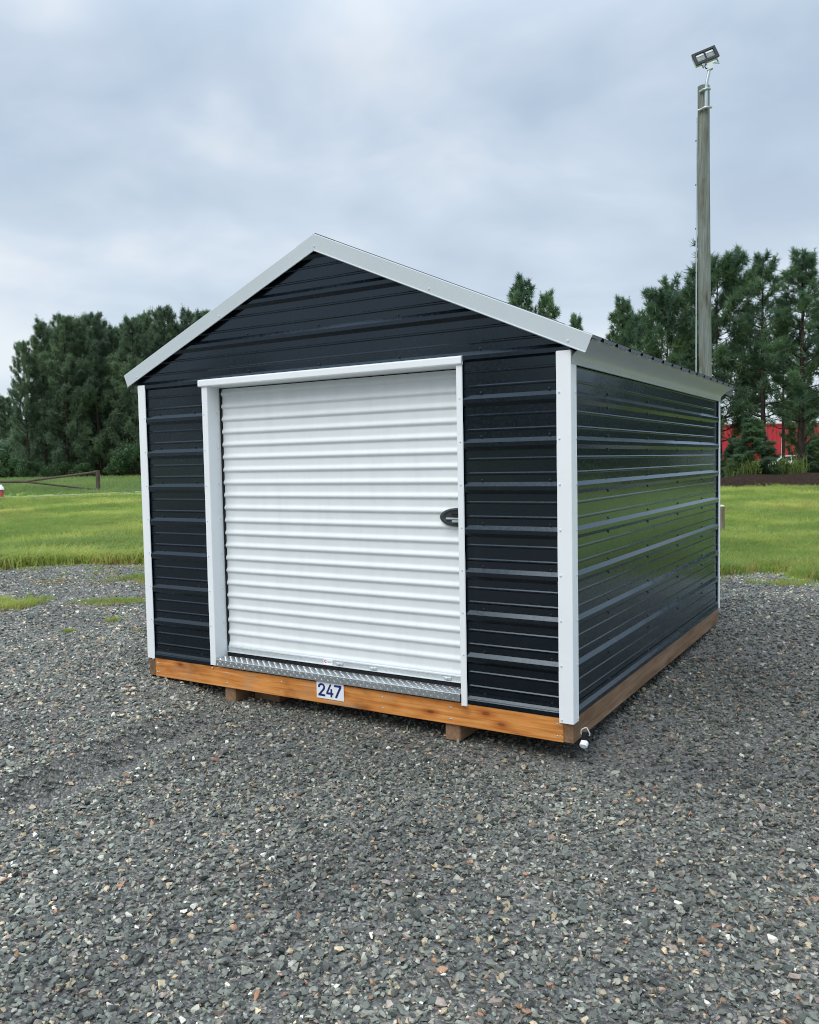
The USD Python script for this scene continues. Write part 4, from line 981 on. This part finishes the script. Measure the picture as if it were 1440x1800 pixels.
# mown grass
rg = np.random.default_rng(12)
gprot = [('tuft', blades(40 + i, 26, 0.10, 0.11, 0.0042, 0.7), GRASSM) for i in range(4)] + [('dry_tuft', blades(50 + i, 22, 0.10, 0.09, 0.004, 0.9), GRASSD) for i in range(2)]
X, Y, R_ = [np.concatenate(q) for q in zip(wedge(rg, 9, 18, 120), wedge(rg, 18, 30, 40), wedge(rg, 30, 43, 20), wedge(rg, 43, 52, 9))]
jit = 0.35 * (meshkit.fbm(np.stack([X * 1.2, Y * 1.2, 0 * X], -1), 3, 2) - 0.5) * 2
keep = ~shapely.contains_xy(PAD, X, Y + jit - 0.08)
X, Y, R_ = X[keep], Y[keep], R_[keep]; n = len(X)
edge = shapely.distance(shapely.points(X, Y), PAD.exterior)
dryp = 0.08 + 0.62 * np.exp(-(edge / 1.3) ** 2) * meshkit.noise(np.stack([X * .9, Y * .9, 0 * X], -1), 8) + 0.3 * (meshkit.noise(np.stack([X * .25, Y * .35, 0 * X], -1), 6) > 0.6)
isd = rg.random(n) < dryp
idx = np.where(isd, rg.integers(4, 6, n), rg.integers(0, 4, n))
sz = rg.uniform(0.6, 1.25, n) * (0.75 + 0.9 * meshkit.noise(np.stack([X * .5, Y * .5, 0 * X], -1), 14)) * np.interp(R_, [10, 25, 50], [1.0, 1.25, 1.7]) * np.where(X < -6, 1 + 1.1 * np.exp(-(edge / 2.2) ** 2), 1.0)
instancer('grass', gprot, np.stack([X, Y, height(X, Y)], 1), idx, quat(rg.uniform(0, 6.28, n), rg.uniform(0, 6.28, n), 0 * X), np.stack([sz * 1.1, sz * 1.1, sz], 1), 'mown green grass of the field around the gravel', 'grass')
print('grass', n)
# thin single tufts straying into the gravel
X, Y, R_ = wedge(rg, 9, 17, 26)
keep = shapely.contains_xy(PAD, X, Y); X, Y = X[keep], Y[keep]
edge = shapely.distance(shapely.points(X, Y), PAD.exterior)
keep = rg.random(len(X)) < np.exp(-(edge / 0.55) ** 2) * 0.8 + 0.05 * np.exp(-(edge / 2.2) ** 2) * (X < 0)
X, Y = X[keep], Y[keep]; n = len(X)
instancer('stray_grass', gprot, np.stack([X, Y, height(X, Y) + 0.004], 1), np.where(rg.random(n) < 0.4, rg.integers(4, 6, n), rg.integers(0, 4, n)), quat(rg.uniform(0, 6.28, n), 0 * X, 0 * X), np.repeat(rg.uniform(0.35, 0.9, n)[:, None], 3, 1), 'thin stray grass growing into the gravel edge', 'grass')
# taller meadow grass in front of the wood
X, Y, R_ = wedge(rg, 57, 88, 4.5, -0.62, -0.05)
n = len(X)
mprot = [('meadow_tuft', blades(60 + i, 30, 0.30, 0.42, 0.014, 0.5), GRASSF) for i in range(3)]
sz = rg.uniform(0.6, 1.3, n) * np.interp(R_, [57, 66], [0.5, 1.0])
instancer('meadow_grass', mprot, np.stack([X, Y, height(X, Y)], 1), rg.integers(0, 3, n), quat(rg.uniform(0, 6.28, n), rg.uniform(0, 6.28, n), 0 * X), np.stack([sz, sz, sz], 1), 'taller rough meadow grass in front of the wood', 'meadow grass')

# grass clumps growing in the gravel
def clump(cx, cy, rx, ry, n, h, dry, label, seed):
    rng = np.random.default_rng(seed)
    m = n * 6
    ox, oy = rng.uniform(-1.7, 1.7, m), rng.uniform(-1.7, 1.7, m)
    nz = meshkit.fbm(np.stack([ox * 1.6, oy * 1.6, 0 * ox + seed], -1), 3, seed)
    ok = rng.random(m) < np.clip((1.05 - np.hypot(ox, oy)) * 0.9 + (nz - 0.5) * 3.2, 0, 1)
    ox, oy = ox[ok][:n] * rx, oy[ok][:n] * ry; n = len(ox)
    # long axis across the view
    wx, wy = cx + er[0] * ox + ef[0] * oy, cy + er[1] * ox + ef[1] * oy
    off = np.stack([wx, wy, height(wx, wy)], 1)
    k = rng.random(n) < dry + 0.45 * np.clip(-oy / ry, 0, 1)
    t = thing('grass_clump', (cx, cy, float(height(cx, cy))), label, 'grass clump', 'grass clumps growing through the gravel')
    if (~k).sum() > 3: part(t, 'green_blades', blades(seed + 1, int((~k).sum()), 1, h, 0.004, 0.7, off=off[~k]), GRASSM, kind='stuff')
    if k.sum() > 3: part(t, 'dry_blades', blades(seed + 2, int(k.sum()), 1, h * 0.6, 0.004, 1.0, off=off[k]), GRASSD, kind='stuff')
def gpt(px_, py_):
    d = ray(px_, py_); t = (0.0 - CAM[2]) / d[2]; p = CAM + d * t; return p[0], p[1]
for i, (px_, py_, rx, ry, n_, h_, dry_, lab) in enumerate([
    (14, 1068, 0.36, 0.42, 2300, 0.11, 0.35, 'large yellow-green grass clump at the left edge of the gravel'),
    (238, 1020, 0.42, 0.34, 1400, 0.10, 0.40, 'grass clump in the gravel behind the left corner post, nearest the field'),
    (214, 1058, 0.40, 0.24, 1300, 0.075, 0.3, 'long low green grass strip in the gravel left of the shed'),
    (140, 1060, 0.16, 0.12, 260, 0.05, 0.4, 'small grass tuft left of the long low strip'),
    (92, 1024, 0.26, 0.14, 500, 0.06, 0.85, 'flat brown dry grass patch in the middle of the left gravel'),
    (185, 1010, 0.22, 0.14, 450, 0.06, 0.75, 'dry straw-coloured patch close to the field edge'),
    (205, 1093, 0.08, 0.06, 170, 0.06, 0.1, 'small bright green tuft nearest the corner post'),
    (119, 1113, 0.07, 0.05, 130, 0.05, 0.1, 'small bright green tuft farthest from the field'),
    (243, 1112, 0.10, 0.06, 150, 0.04, 0.95, 'small rust-brown patch beside the corner post'),
    (1388, 1028, 0.30, 0.20, 700, 0.07, 0.2, 'low green grass patch in the gravel at the right')]):
    x, y = gpt(px_, py_); clump(x, y, rx, ry, n_, h_, dry_, lab, 100 + i * 7)
